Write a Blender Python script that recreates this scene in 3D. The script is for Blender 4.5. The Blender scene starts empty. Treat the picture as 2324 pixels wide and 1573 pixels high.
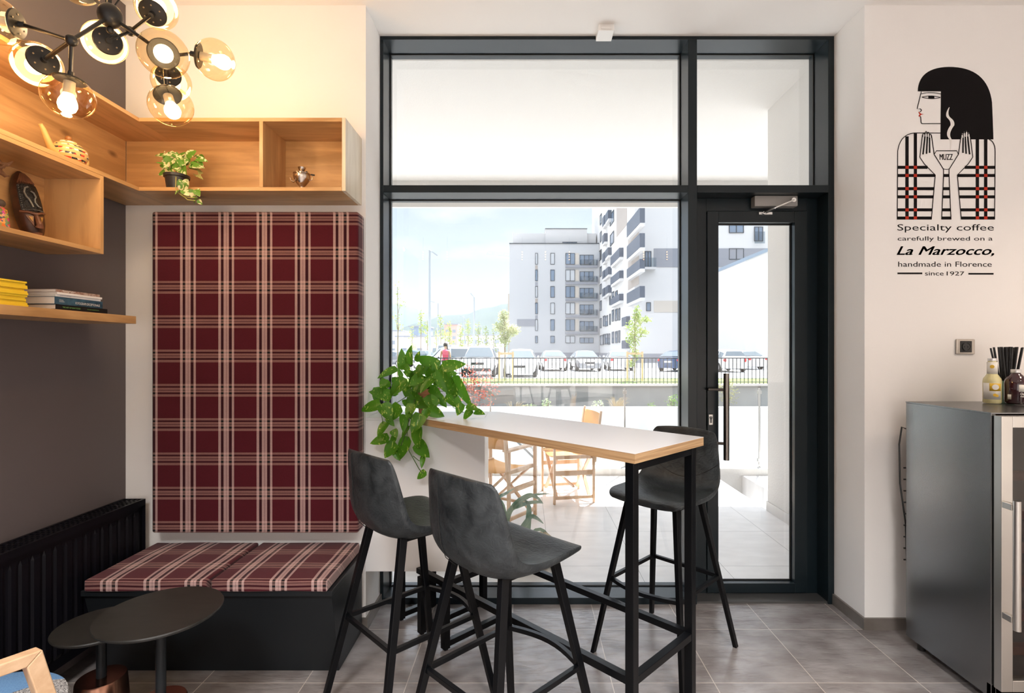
import bpy, bmesh, math, random
from mathutils import Vector, Matrix
random.seed(7)
S = bpy.context.scene
COL = S.collection
F, VU, VV, EYE = 1185.0, 1190.0, 797.0, 1.475     # focal length in pixels, vanishing point, eye height
def at(u, v, Y):                                   # point seen at (u, v) lying at distance Y
    return Vector(((u - VU) * Y / F, Y, EYE + (VV - v) * Y / F))

# ---------------------------------------------------------------- camera, sky, sun, exposure
cd = bpy.data.cameras.new('camera'); cam = bpy.data.objects.new('camera', cd); COL.objects.link(cam)
cd.sensor_width = 36; cd.lens = 36 * F / 2324
cd.shift_x = (1162 - VU) / 2324; cd.shift_y = (VV - 786.5) / 2324
cd.clip_end = 8000; cd.clip_start = .02
cam.location = (0, 0, EYE); cam.rotation_euler = (math.pi / 2, 0, 0)
S.camera = cam
S.view_settings.view_transform = 'Standard'; S.view_settings.look = 'None'
S.view_settings.exposure = 1.17; S.view_settings.gamma = 1.0; S.view_settings.use_curve_mapping = False
S.cycles.use_denoising = True
S.cycles.max_bounces = 10; S.cycles.diffuse_bounces = 5; S.cycles.glossy_bounces = 4
S.cycles.transparent_max_bounces = 32; S.cycles.volume_bounces = 2
S.cycles.sample_clamp_indirect = 6; S.cycles.caustics_reflective = False; S.cycles.caustics_refractive = False

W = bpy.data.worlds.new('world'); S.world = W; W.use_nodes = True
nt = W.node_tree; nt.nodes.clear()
def N(nt, t, **k):
    n = nt.nodes.new(t)
    for a, b in k.items():
        if a[0] == '_': n.inputs[int(a[1:])].default_value = b
        else: setattr(n, a, b)
    return n
L = lambda nt, a, b: nt.links.new(a, b)
tc = N(nt, 'ShaderNodeTexCoord'); sep = N(nt, 'ShaderNodeSeparateXYZ'); L(nt, tc.outputs['Generated'], sep.inputs[0])
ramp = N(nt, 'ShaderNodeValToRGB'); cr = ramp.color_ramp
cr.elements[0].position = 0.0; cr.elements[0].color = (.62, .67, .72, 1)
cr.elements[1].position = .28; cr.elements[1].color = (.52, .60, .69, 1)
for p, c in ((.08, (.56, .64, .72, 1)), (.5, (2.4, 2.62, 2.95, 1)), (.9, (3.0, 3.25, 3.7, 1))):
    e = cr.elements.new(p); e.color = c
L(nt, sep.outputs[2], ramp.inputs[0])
mp = N(nt, 'ShaderNodeMapping'); mp.inputs['Scale'].default_value = (2, 2, 7); L(nt, tc.outputs['Generated'], mp.inputs[0])
nz = N(nt, 'ShaderNodeTexNoise'); nz.inputs['Scale'].default_value = 2.2; nz.inputs['Detail'].default_value = 6; L(nt, mp.outputs[0], nz.inputs[0])
cl = N(nt, 'ShaderNodeValToRGB'); cl.color_ramp.elements[0].position = .55; cl.color_ramp.elements[1].position = .78; L(nt, nz.outputs[0], cl.inputs[0])
mx = N(nt, 'ShaderNodeMix', data_type='RGBA'); L(nt, cl.outputs[0], mx.inputs[0]); L(nt, ramp.outputs[0], mx.inputs[6]); mx.inputs[7].default_value = (.85, .86, .88, 1)
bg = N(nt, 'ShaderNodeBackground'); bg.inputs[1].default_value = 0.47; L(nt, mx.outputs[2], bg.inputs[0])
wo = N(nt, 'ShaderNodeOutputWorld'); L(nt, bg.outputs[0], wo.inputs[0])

sd = bpy.data.lights.new('sun', 'SUN'); sd.energy = 6.6; sd.angle = math.radians(.6); sd.color = (1, .97, .92)
sun = bpy.data.objects.new('sun', sd); COL.objects.link(sun)
az, el = math.radians(29), math.radians(57.2)
sdir = Vector((math.sin(az) * math.cos(el), math.cos(az) * math.cos(el), math.sin(el)))
sun.rotation_euler = sdir.to_track_quat('Z', 'Y').to_euler(); sun.location = (4, 8, 12)

# fill lights added out of view to brighten the room: (x, y, energy, colour)
FILL_PANELS = [(-.9, -.7, 58, (1, .97, .95)), (1.0, -.7, 56, (1, .96, .92)), (2.9, -.7, 36, (1, .89, .80)),
          (-.9, -2.6, 54, (1, .97, .95)), (1.0, -2.6, 54, (1, .96, .92)), (2.9, -2.6, 42, (1, .89, .80)), (3.3, 1.2, 12, (1, .78, .60))]
BULB_W = 1.3

# ---------------------------------------------------------------- materials
MATS = {}
def mat(name, col, rough=.5, metal=0.0, coat=0.0, bump=None, var=None, spec=.5, emit=None, trans=0, ior=1.45, coatr=.03):
    if name in MATS: return MATS[name]
    m = bpy.data.materials.new(name); m.use_nodes = True; t = m.node_tree; b = t.nodes['Principled BSDF']
    b.inputs['Base Color'].default_value = (*col, 1); b.inputs['Roughness'].default_value = rough
    b.inputs['Metallic'].default_value = metal; b.inputs['Coat Weight'].default_value = coat; b.inputs['Coat Roughness'].default_value = coatr
    b.inputs['Specular IOR Level'].default_value = spec; b.inputs['IOR'].default_value = ior
    b.inputs['Transmission Weight'].default_value = trans
    if emit: b.inputs['Emission Color'].default_value = (*emit[0], 1); b.inputs['Emission Strength'].default_value = emit[1]
    if var or bump: g = N(t, 'ShaderNodeTexCoord')
    if var:      # (colour 2, scale, stretch)
        q = N(t, 'ShaderNodeMapping'); q.inputs['Scale'].default_value = var[2] if len(var) > 2 else (1, 1, 1); L(t, g.outputs['Object'], q.inputs[0])
        n = N(t, 'ShaderNodeTexNoise'); n.inputs['Scale'].default_value = var[1]; n.inputs['Detail'].default_value = 5; L(t, q.outputs[0], n.inputs[0])
        r = N(t, 'ShaderNodeValToRGB'); r.color_ramp.elements[0].position = .35; r.color_ramp.elements[1].position = .65
        r.color_ramp.elements[0].color = (*col, 1); r.color_ramp.elements[1].color = (*var[0], 1)
        L(t, n.outputs[0], r.inputs[0]); L(t, r.outputs[0], b.inputs['Base Color'])
    if bump:     # (scale, strength, stretch)
        q = N(t, 'ShaderNodeMapping'); q.inputs['Scale'].default_value = bump[2] if len(bump) > 2 else (1, 1, 1); L(t, g.outputs['Object'], q.inputs[0])
        n = N(t, 'ShaderNodeTexNoise'); n.inputs['Scale'].default_value = bump[0]; n.inputs['Detail'].default_value = 4; L(t, q.outputs[0], n.inputs[0])
        k = N(t, 'ShaderNodeBump'); k.inputs['Strength'].default_value = bump[1]; k.inputs['Distance'].default_value = .01
        L(t, n.outputs[0], k.inputs['Height']); L(t, k.outputs[0], b.inputs['Normal'])
    MATS[name] = m; return m
def emission(name, col, s):
    if name in MATS: return MATS[name]
    m = bpy.data.materials.new(name); m.use_nodes = True; t = m.node_tree; t.nodes.clear()
    e = N(t, 'ShaderNodeEmission'); e.inputs[0].default_value = (*col, 1); e.inputs[1].default_value = s
    o = N(t, 'ShaderNodeOutputMaterial'); L(t, e.outputs[0], o.inputs[0]); MATS[name] = m; return m
def thin_glass(name, tint=(1, 1, 1), refl=1.0, rough=0.0, gcol=(1, 1, 1)):
    if name in MATS: return MATS[name]
    m = bpy.data.materials.new(name); m.use_nodes = True; t = m.node_tree; t.nodes.clear()
    a = N(t, 'ShaderNodeBsdfTransparent'); a.inputs[0].default_value = (*tint, 1)
    g = N(t, 'ShaderNodeBsdfGlossy'); g.inputs[0].default_value = (*gcol, 1); g.inputs['Roughness'].default_value = rough
    w = N(t, 'ShaderNodeLayerWeight'); w.inputs[0].default_value = .5
    f = N(t, 'ShaderNodeMath', operation='POWER'); f.inputs[1].default_value = 5; L(t, w.outputs['Facing'], f.inputs[0])
    k = N(t, 'ShaderNodeMath', operation='MULTIPLY_ADD', use_clamp=True); k.inputs[1].default_value = .95; k.inputs[2].default_value = .045 * refl; L(t, f.outputs[0], k.inputs[0])
    x = N(t, 'ShaderNodeMixShader'); L(t, k.outputs[0], x.inputs[0]); L(t, a.outputs[0], x.inputs[1]); L(t, g.outputs[0], x.inputs[2])
    o = N(t, 'ShaderNodeOutputMaterial'); L(t, x.outputs[0], o.inputs[0]); MATS[name] = m; return m
def wood(name, axis, c1, c2, rough=.35, scale=1.0, knots=True):
    if name in MATS: return MATS[name]
    m = bpy.data.materials.new(name); m.use_nodes = True; t = m.node_tree; b = t.nodes['Principled BSDF']
    b.inputs['Roughness'].default_value = rough
    g = N(t, 'ShaderNodeNewGeometry')
    s = [22, 22, 22] if axis != 'H' else [2.5, 2.5, 160]
    if axis != 'H': s['XYZ'.index(axis)] = 1.6
    q = N(t, 'ShaderNodeMapping'); q.inputs['Scale'].default_value = [v * scale for v in s]; L(t, g.outputs['Position'], q.inputs[0])
    n = N(t, 'ShaderNodeTexNoise'); n.inputs['Scale'].default_value = 1; n.inputs['Detail'].default_value = 8; n.inputs['Roughness'].default_value = .6; n.inputs['Distortion'].default_value = .4
    L(t, q.outputs[0], n.inputs[0])
    q2 = N(t, 'ShaderNodeMapping'); s2 = [6, 6, 6] if axis != 'H' else [2, 2, 60]
    if axis != 'H': s2['XYZ'.index(axis)] = 1.3
    q2.inputs['Scale'].default_value = s2; L(t, g.outputs['Position'], q2.inputs[0])
    n2 = N(t, 'ShaderNodeTexNoise'); n2.inputs['Scale'].default_value = 1; n2.inputs['Detail'].default_value = 3; n2.inputs['Distortion'].default_value = 1.5; L(t, q2.outputs[0], n2.inputs[0])
    a = N(t, 'ShaderNodeMath', operation='ADD'); L(t, n.outputs[0], a.inputs[0]); L(t, n2.outputs[0], a.inputs[1])
    h = N(t, 'ShaderNodeMath', operation='MULTIPLY'); h.inputs[1].default_value = .5; L(t, a.outputs[0], h.inputs[0])
    r = N(t, 'ShaderNodeValToRGB'); r.color_ramp.elements[0].position = .40; r.color_ramp.elements[1].position = .59
    r.color_ramp.elements[0].color = (*c2, 1); r.color_ramp.elements[1].color = (*c1, 1); L(t, h.outputs[0], r.inputs[0])
    if knots:
        q3 = N(t, 'ShaderNodeMapping'); s3 = [5, 5, 5]; s3['XYZ'.index(axis)] = 2.4; q3.inputs['Scale'].default_value = s3; L(t, g.outputs['Position'], q3.inputs[0])
        v = N(t, 'ShaderNodeTexVoronoi'); v.inputs['Scale'].default_value = 1.0; L(t, q3.outputs[0], v.inputs[0])
        kr = N(t, 'ShaderNodeValToRGB'); kr.color_ramp.elements[0].position = .03; kr.color_ramp.elements[1].position = .10
        L(t, v.outputs['Distance'], kr.inputs[0])
        mm = N(t, 'ShaderNodeMix', data_type='RGBA'); L(t, kr.outputs[0], mm.inputs[0]); mm.inputs[6].default_value = (c2[0] * .45, c2[1] * .4, c2[2] * .4, 1); L(t, r.outputs[0], mm.inputs[7])
        L(t, mm.outputs[2], b.inputs['Base Color'])
    else: L(t, r.outputs[0], b.inputs['Base Color'])
    MATS[name] = m; return m
def stripes(t, coord, period, phase, bands, base):
    a = N(t, 'ShaderNodeMath', operation='SUBTRACT'); a.inputs[1].default_value = phase; L(t, coord, a.inputs[0])
    d = N(t, 'ShaderNodeMath', operation='DIVIDE'); d.inputs[1].default_value = period; L(t, a.outputs[0], d.inputs[0])
    f = N(t, 'ShaderNodeMath', operation='FLOORED_MODULO') if False else N(t, 'ShaderNodeMath', operation='FRACT'); L(t, d.outputs[0], f.inputs[0])
    r = N(t, 'ShaderNodeValToRGB'); c = r.color_ramp; c.interpolation = 'CONSTANT'
    c.elements[0].position = 0; c.elements[0].color = (*bands[0][1], 1); c.elements[1].position = bands[1][0]; c.elements[1].color = (*bands[1][1], 1)
    for p, k in bands[2:]: e = c.elements.new(p); e.color = (*k, 1)
    L(t, f.outputs[0], r.inputs[0]); return r.outputs[0]
def plaid(name, kind, pv, phv, ph, phh):
    m = bpy.data.materials.new(name); m.use_nodes = True; t = m.node_tree; b = t.nodes['Principled BSDF']
    b.inputs['Roughness'].default_value = .85; b.inputs['Specular IOR Level'].default_value = .15; b.inputs['Sheen Weight'].default_value = .15
    g = N(t, 'ShaderNodeNewGeometry'); s = N(t, 'ShaderNodeSeparateXYZ'); L(t, g.outputs['Position'], s.inputs[0])
    red, pale, dark = (.068, .004, .010), (.56, .39, .37), (.003, .003, .006)
    vb = [(0, pale), (.064, dark), (.134, pale), (.204, red), (.212, pale), (.272, red), (.278, dark), (.348, pale), (.41, red)]
    pal2 = (.38, .22, .19); hb = [(0, pal2), (.06, dark), (.113, pal2), (.175, dark), (.19, pal2), (.245, dark), (.30, pal2), (.37, red)]
    if kind == 'wall':
        ad = N(t, 'ShaderNodeMath', operation='ADD'); L(t, s.outputs[0], ad.inputs[0]); L(t, s.outputs[1], ad.inputs[1]); cv = ad.outputs[0]
        ng = N(t, 'ShaderNodeMath', operation='MULTIPLY'); ng.inputs[1].default_value = -1; L(t, s.outputs[2], ng.inputs[0]); ch = ng.outputs[0]
    else:
        cv = s.outputs[0]; ad = N(t, 'ShaderNodeMath', operation='ADD'); L(t, s.outputs[1], ad.inputs[0]); L(t, s.outputs[2], ad.inputs[1]); ch = ad.outputs[0]
    A = stripes(t, cv, pv, phv, vb, red); B = stripes(t, ch, ph, phh, hb, red)
    x = N(t, 'ShaderNodeMix', data_type='RGBA'); x.inputs[0].default_value = .58; L(t, B, x.inputs[6]); L(t, A, x.inputs[7])
    w = N(t, 'ShaderNodeTexNoise'); w.inputs['Scale'].default_value = 420; w.inputs['Detail'].default_value = 2; L(t, g.outputs['Position'], w.inputs[0])
    wr = N(t, 'ShaderNodeMapRange'); wr.inputs[3].default_value = .72; wr.inputs[4].default_value = 1.25; L(t, w.outputs[0], wr.inputs[0])
    y = N(t, 'ShaderNodeVectorMath', operation='SCALE'); L(t, x.outputs[2], y.inputs[0]); L(t, wr.outputs[0], y.inputs['Scale'])
    L(t, y.outputs[0], b.inputs['Base Color'])
    bp = N(t, 'ShaderNodeBump'); bp.inputs['Strength'].default_value = .25; bp.inputs['Distance'].default_value = .002; L(t, w.outputs[0], bp.inputs['Height']); L(t, bp.outputs[0], b.inputs['Normal'])
    return m
def tiles(name, px, py, x0, y0, c1, c2, grout, rough, gw=.004, bump=.3, spec=.5):
    m = bpy.data.materials.new(name); m.use_nodes = True; t = m.node_tree; b = t.nodes['Principled BSDF']
    g = N(t, 'ShaderNodeNewGeometry'); s = N(t, 'ShaderNodeSeparateXYZ'); L(t, g.outputs['Position'], s.inputs[0])
    masks, cells = [], []
    for o, p, ph in ((0, px, x0), (1, py, y0)):
        a = N(t, 'ShaderNodeMath', operation='SUBTRACT'); a.inputs[1].default_value = ph; L(t, s.outputs[o], a.inputs[0])
        d = N(t, 'ShaderNodeMath', operation='DIVIDE'); d.inputs[1].default_value = p; L(t, a.outputs[0], d.inputs[0])
        f = N(t, 'ShaderNodeMath', operation='FRACT'); L(t, d.outputs[0], f.inputs[0])
        c = N(t, 'ShaderNodeMath', operation='LESS_THAN'); c.inputs[1].default_value = gw / p; L(t, f.outputs[0], c.inputs[0]); masks.append(c.outputs[0])
        fl = N(t, 'ShaderNodeMath', operation='FLOOR'); L(t, d.outputs[0], fl.inputs[0]); cells.append(fl.outputs[0])
    mk = N(t, 'ShaderNodeMath', operation='MAXIMUM'); L(t, masks[0], mk.inputs[0]); L(t, masks[1], mk.inputs[1])
    cv = N(t, 'ShaderNodeCombineXYZ'); L(t, cells[0], cv.inputs[0]); L(t, cells[1], cv.inputs[1])
    wn = N(t, 'ShaderNodeTexWhiteNoise', noise_dimensions='3D'); L(t, cv.outputs[0], wn.inputs[0])
    of = N(t, 'ShaderNodeVectorMath', operation='SCALE'); L(t, wn.outputs[1], of.inputs[0]); of.inputs['Scale'].default_value = 9
    pa = N(t, 'ShaderNodeVectorMath', operation='ADD'); L(t, g.outputs['Position'], pa.inputs[0]); L(t, of.outputs[0], pa.inputs[1])
    q = N(t, 'ShaderNodeMapping'); q.inputs['Scale'].default_value = (2.6, 5, 1); L(t, pa.outputs[0], q.inputs[0])
    n = N(t, 'ShaderNodeTexNoise'); n.inputs['Scale'].default_value = 2.2; n.inputs['Detail'].default_value = 7; L(t, q.outputs[0], n.inputs[0])
    r = N(t, 'ShaderNodeValToRGB'); r.color_ramp.elements[0].position = .35; r.color_ramp.elements[1].position = .68
    r.color_ramp.elements[0].color = (*c1, 1); r.color_ramp.elements[1].color = (*c2, 1); L(t, n.outputs[0], r.inputs[0])
    x = N(t, 'ShaderNodeMix', data_type='RGBA'); L(t, mk.outputs[0], x.inputs[0]); L(t, r.outputs[0], x.inputs[6]); x.inputs[7].default_value = (*grout, 1)
    L(t, x.outputs[2], b.inputs['Base Color']); b.inputs['Roughness'].default_value = rough; b.inputs['Specular IOR Level'].default_value = spec
    q2 = N(t, 'ShaderNodeMapping'); q2.inputs['Scale'].default_value = (8, 30, 1); L(t, pa.outputs[0], q2.inputs[0])
    n2 = N(t, 'ShaderNodeTexNoise'); n2.inputs['Scale'].default_value = 1.6; n2.inputs['Detail'].default_value = 5; L(t, q2.outputs[0], n2.inputs[0])
    rr = N(t, 'ShaderNodeValToRGB'); rr.color_ramp.elements[0].position = .3; rr.color_ramp.elements[1].position = .5; L(t, n2.outputs[0], rr.inputs[0])
    k = N(t, 'ShaderNodeMath', operation='SUBTRACT'); L(t, rr.outputs[0], k.inputs[0]); L(t, mk.outputs[0], k.inputs[1])
    bp = N(t, 'ShaderNodeBump'); bp.inputs['Strength'].default_value = bump; bp.inputs['Distance'].default_value = .003; L(t, k.outputs[0], bp.inputs['Height']); L(t, bp.outputs[0], b.inputs['Normal'])
    return m

# ---------------------------------------------------------------- mesh builder
class MB:
    def __init__(s): s.v = []; s.f = []
    def add(s, vs, fs):
        o = len(s.v); s.v += [Vector(p) for p in vs]; s.f += [tuple(i + o for i in f) for f in fs]; return s
    def box(s, x0, x1, y0, y1, z0, z1):
        return s.add([(x, y, z) for z in (z0, z1) for y in (y0, y1) for x in (x0, x1)],
                     [(0, 2, 3, 1), (4, 5, 7, 6), (0, 1, 5, 4), (2, 6, 7, 3), (0, 4, 6, 2), (1, 3, 7, 5)])
    def bar(s, a, b, w, h=None, up=(0, 0, 1)):         # rectangular bar from a to b
        a, b = Vector(a), Vector(b); h = h or w; d = (b - a).normalized(); up = Vector(up)
        if abs(d.dot(up)) > .98: up = Vector((1, 1, 0)).normalized() if abs(d.z) > .9 else Vector((0, 0, 1))
        x = d.cross(up).normalized(); z = x.cross(d)
        vs = [p + x * i * w / 2 + z * j * h / 2 for p in (a, b) for i, j in ((-1, -1), (1, -1), (1, 1), (-1, 1))]
        return s.add(vs, [(0, 1, 2, 3), (7, 6, 5, 4), (0, 4, 5, 1), (1, 5, 6, 2), (2, 6, 7, 3), (3, 7, 4, 0)])
    def post(s, a, b, w, ang=0, w2=None, d=None):               # square tube whose faces keep to a heading
        a, b = Vector(a), Vector(b); w2 = w2 or w; d = d or w; c, n = math.cos(ang), math.sin(ang)
        vs = []
        for p, q in ((a, w), (b, w2)):
            for i, j in ((-1, -1), (1, -1), (1, 1), (-1, 1)):
                x, y = i * q / 2, j * q / w * d / 2; vs.append(p + Vector((x * c - y * n, x * n + y * c, 0)))
        return s.add(vs, [(3, 2, 1, 0), (4, 5, 6, 7), (0, 1, 5, 4), (1, 2, 6, 5), (2, 3, 7, 6), (3, 0, 4, 7)])
    def tube(s, pts, r, n=8, r2=None, cap=True):
        pts = [Vector(p) for p in pts]; rings = []; k = len(pts); last = None
        for i, p in enumerate(pts):
            d = (pts[min(i + 1, k - 1)] - pts[max(i - 1, 0)]).normalized()
            if last is None: x = d.orthogonal().normalized()
            else: x = (last - d * last.dot(d)).normalized()
            last = x; y = d.cross(x); rr = r if r2 is None else r + (r2 - r) * i / (k - 1)
            rings.append([p + (x * math.cos(t * 2 * math.pi / n) + y * math.sin(t * 2 * math.pi / n)) * rr for t in range(n)])
        vs = [q for g in rings for q in g]; fs = [(i * n + j, i * n + (j + 1) % n, (i + 1) * n + (j + 1) % n, (i + 1) * n + j) for i in range(k - 1) for j in range(n)]
        if cap: fs += [tuple(range(n - 1, -1, -1)), tuple((k - 1) * n + j for j in range(n))]
        return s.add(vs, fs)
    def lathe(s, prof, c=(0, 0, 0), n=24, axis=(0, 0, 1), cap=True):   # prof: (radius, height)
        q = Vector((0, 0, 1)).rotation_difference(Vector(axis).normalized()); c = Vector(c)
        vs = [c + q @ Vector((r * math.cos(2 * math.pi * j / n), r * math.sin(2 * math.pi * j / n), h)) for r, h in prof for j in range(n)]
        fs = [(i * n + j, i * n + (j + 1) % n, (i + 1) * n + (j + 1) % n, (i + 1) * n + j) for i in range(len(prof) - 1) for j in range(n)]
        if cap: fs += [tuple(range(n - 1, -1, -1)), tuple((len(prof) - 1) * n + j for j in range(n))]
        return s.add(vs, fs)
    def sphere(s, c, r, n=16, m=10, sc=(1, 1, 1)):
        prof = [(r * math.sin(math.pi * i / m), -r * math.cos(math.pi * i / m)) for i in range(m + 1)]
        c = Vector(c); vs = [c + Vector((a * math.cos(2 * math.pi * j / n) * sc[0], a * math.sin(2 * math.pi * j / n) * sc[1], h * sc[2])) for a, h in prof[1:-1] for j in range(n)]
        k = len(vs); vs += [c + Vector((0, 0, -r * sc[2])), c + Vector((0, 0, r * sc[2]))]
        fs = [(i * n + j, i * n + (j + 1) % n, (i + 1) * n + (j + 1) % n, (i + 1) * n + j) for i in range(m - 2) for j in range(n)]
        fs += [(k, (j + 1) % n, j) for j in range(n)] + [(k + 1, (m - 2) * n + j, (m - 2) * n + (j + 1) % n) for j in range(n)]
        return s.add(vs, fs)
    def prism(s, poly, off):                                    # polygon (3D points) swept by vector off
        n = len(poly); off = Vector(off); vs = [Vector(p) for p in poly] + [Vector(p) + off for p in poly]
        return s.add(vs, [tuple(range(n)), tuple(range(2 * n - 1, n - 1, -1))] + [(i, i + n, (i + 1) % n + n, (i + 1) % n) for i in range(n)])
    def grid(s, rows, close=False):
        n = len(rows[0]); vs = [p for r in rows for p in r]; m = n if close else n - 1
        return s.add(vs, [(i * n + j, i * n + (j + 1) % n, (i + 1) * n + (j + 1) % n, (i + 1) * n + j) for i in range(len(rows) - 1) for j in range(m)])
    def leaf(s, base, tip, nrm, wr=.75, fold=.12, bend=.15, rows=7):
        base, tip = Vector(base), Vector(tip); d = tip - base; Ln = d.length; d.normalize()
        nrm = Vector(nrm); nrm = (nrm - d * nrm.dot(d)).normalized(); sd_ = d.cross(nrm); R = []
        for i in range(rows + 1):
            t = i / rows; w = Ln * wr * .5 * min(1, (t ** .42) * ((1 - t) ** .88) * 1.9) if 0 < t < 1 else 0.002 * Ln
            back = -.10 * Ln * (1 - t) ** 3
            R.append([base + d * (Ln * t + (back * abs(x) if t > 0 else 0)) + sd_ * w * x + nrm * (fold * w * abs(x) * 2 - bend * Ln * t * t) for x in (-1, -.5, 0, .5, 1)])
        return s.grid(R)
    def strap(s, pts, w, nrm=(0, 0, 1), fold=.25):
        pts = [Vector(p) for p in pts]; R = []; k = len(pts)
        for i, p in enumerate(pts):
            d = (pts[min(i + 1, k - 1)] - pts[max(i - 1, 0)]).normalized(); x = d.cross(Vector(nrm)).normalized(); z = x.cross(d)
            t = i / (k - 1); ww = w * (.7 + .5 * t) * (1 - t ** 3) + .001
            R.append([p + x * ww * a / 2 + z * abs(a) * ww * fold for a in (-1, 0, 1)])
        return s.grid(R)
    def build(s, name, m=None, parent=None, world=False, smooth=False, bevel=0, mods=None, seg=2, loc=None, recalc=True, angle=35):
        off = Vector((0, 0, 0)); top = parent is None
        if top:
            xs = [p.x for p in s.v]; ys = [p.y for p in s.v]; zs = [p.z for p in s.v]
            off = Vector(loc) if loc is not None else Vector(((min(xs) + max(xs)) / 2, (min(ys) + max(ys)) / 2, min(zs)))
        elif world:
            q = parent
            while q: off = off + q.location; q = q.parent
        me = bpy.data.meshes.new(name); me.from_pydata([tuple(p - off) for p in s.v], [], s.f)
        if recalc:
            bm = bmesh.new(); bm.from_mesh(me); bmesh.ops.recalc_face_normals(bm, faces=bm.faces); bm.to_mesh(me); bm.free()
        o = bpy.data.objects.new(name, me); COL.objects.link(o)
        if top: o.location = off
        else: o.parent = parent
        if m: me.materials.append(m)
        if smooth:
            for p in me.polygons: p.use_smooth = True
            if angle: me.set_sharp_from_angle(angle=math.radians(angle))
        if bevel:
            b = o.modifiers.new('bevel', 'BEVEL'); b.width = bevel; b.segments = seg; b.limit_method = 'ANGLE'; b.angle_limit = math.radians(40)
        for k, v in (mods or []):
            d = o.modifiers.new(k.lower(), k)
            for a, c in v.items(): setattr(d, a, c)
        return o
def tag(o, label, cat, group=None, kind=None):
    if label: o['label'] = label
    if cat: o['category'] = cat
    if group: o['group'] = group
    if kind: o['kind'] = kind
    return o
def thing(name, label, cat, loc=(0, 0, 0), rz=0, group=None, kind=None):
    o = bpy.data.objects.new(name, None); COL.objects.link(o); o.location = loc; o.rotation_euler = (0, 0, rz); o.empty_display_size = .1
    return tag(o, label, cat, group, kind)
def struct(o, label=None): o['kind'] = 'structure'; (label and o.__setitem__('label', label)); return o
def copy_tree(o, parent=None):
    c = o.copy(); COL.objects.link(c); c.parent = parent
    for ch in list(o.children): copy_tree(ch, c)
    return c
def box(name, m, parent=None, b=(0, 1, 0, 1, 0, 1), bevel=0, world=True, **k): return MB().box(*b).build(name, m, parent, world=world, bevel=bevel, **k)
def text(name, body, m, p, xd, ud, w, h, parent, bold=0, shear=0, th=.0006, space=1.0, world=True, label=None):
    c = bpy.data.curves.new('t', 'FONT'); c.body = body; c.offset = bold; c.shear = shear; c.space_character = space; c.resolution_u = 3
    t = bpy.data.objects.new('t', c); COL.objects.link(t); bpy.context.view_layer.update()
    me = bpy.data.meshes.new_from_object(t.evaluated_get(bpy.context.evaluated_depsgraph_get()))
    bpy.data.objects.remove(t); bpy.data.curves.remove(c)
    xs = [v.co.x for v in me.vertices]; ys = [v.co.y for v in me.vertices]
    x0, x1, y0, y1 = min(xs), max(xs), min(ys), max(ys); xd, ud = Vector(xd).normalized(), Vector(ud).normalized(); nn = xd.cross(ud)
    p = Vector(p); off = Vector((0, 0, 0)); q = parent
    while world and q: off = off + q.location; q = q.parent
    for v in me.vertices: v.co = p + xd * (v.co.x - x0) / (x1 - x0) * w + ud * (v.co.y - y0) / (y1 - y0) * h + nn * th - off
    me.materials.append(m); me.name = name; o = bpy.data.objects.new(name, me); COL.objects.link(o); o.parent = parent
    if label: o['label'] = label
    return o
# ---------------------------------------------------------------- shared materials
M_WALL = mat('white wall paint', (.87, .86, .845), .75, bump=(90, .03))
M_DARKWALL = mat('dark plum wall paint', (.125, .106, .106), .7, bump=(90, .03))
M_CEIL = mat('ceiling paint', (.84, .83, .81), .8)
M_FRAME = mat('anthracite aluminium', (.006, .012, .016), .28, coat=.08, coatr=.2, spec=.35)
M_GASKET = mat('black rubber', (.008, .008, .008), .5)
M_BLACK = mat('black powder coated steel', (.003, .0035, .0045), .28, spec=.22)
M_STEEL = mat('brushed steel', (.52, .50, .47), .28, 1.0)
M_CHROME = mat('polished chrome', (.8, .8, .8), .12, 1.0)
M_LAM = mat('white laminate', (.80, .81, .82), .32)
M_GLASS = thin_glass('window glass', (.985, .99, .99), .9)
M_OAKX = wood('light oak, grain along the window wall', 'X', (.60, .36, .16), (.40, .225, .09))
M_OAKY = wood('light oak, grain along the side wall', 'Y', (.60, .36, .16), (.40, .225, .09))
M_OAKZ = wood('light oak, upright grain', 'Z', (.60, .36, .16), (.40, .225, .09))
M_EDGE = wood('oak edge band', 'H', (.56, .37, .20), (.36, .215, .105), .4, 1, False)
M_TILE = tiles('grey brown stone tile', .455, .4475, .387, 2.766 - .4475 * 4, (.155, .138, .134), (.255, .24, .238), (.42, .38, .34), .27, bump=.35, spec=.75)
M_SKIRT = mat('grey brown skirting tile', (.13, .115, .10), .35, var=((.18, .16, .145), 9))

YW, YG, ZC = 2.77, 3.04, 3.31       # inner wall face, window frame face, ceiling height
XL, XR = -2.115, 4.6                # side walls
NL, NR = -.841, 1.805               # the sides of the window niche

# ---------------------------------------------------------------- the room
struct(box('floor', M_TILE, b=(XL, XR, -4, 3.25, -.08, 0)))
struct(box('ceiling', M_CEIL, b=(XL, XR, -4, 3.25, ZC, ZC + .1)))
struct(box('wall_left', M_DARKWALL, b=(XL - .2, XL, -4, YW, 0, ZC)))
struct(box('wall_right', M_WALL, b=(XR, XR + .2, -4, YW, 0, ZC)))
struct(box('wall_back', M_WALL, b=(XL - .2, XR + .2, -4.2, -4, 0, ZC)))
struct(box('wall_window_left', M_WALL, b=(XL - .2, NL, YW, 3.25, 0, ZC)))
struct(box('wall_window_right', M_WALL, b=(NR, XR + .2, YW, 3.25, 0, ZC)))
struct(box('baseboard_niche_left', M_SKIRT, b=(NL, NL + .012, YW, YG, 0, .062)))
struct(box('baseboard_niche_right', M_SKIRT, b=(NR - .012, NR, YW, YG, 0, .062)))
struct(box('baseboard_right', M_SKIRT, b=(NR - .012, XR, YW - .012, YW, 0, .062)))
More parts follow.
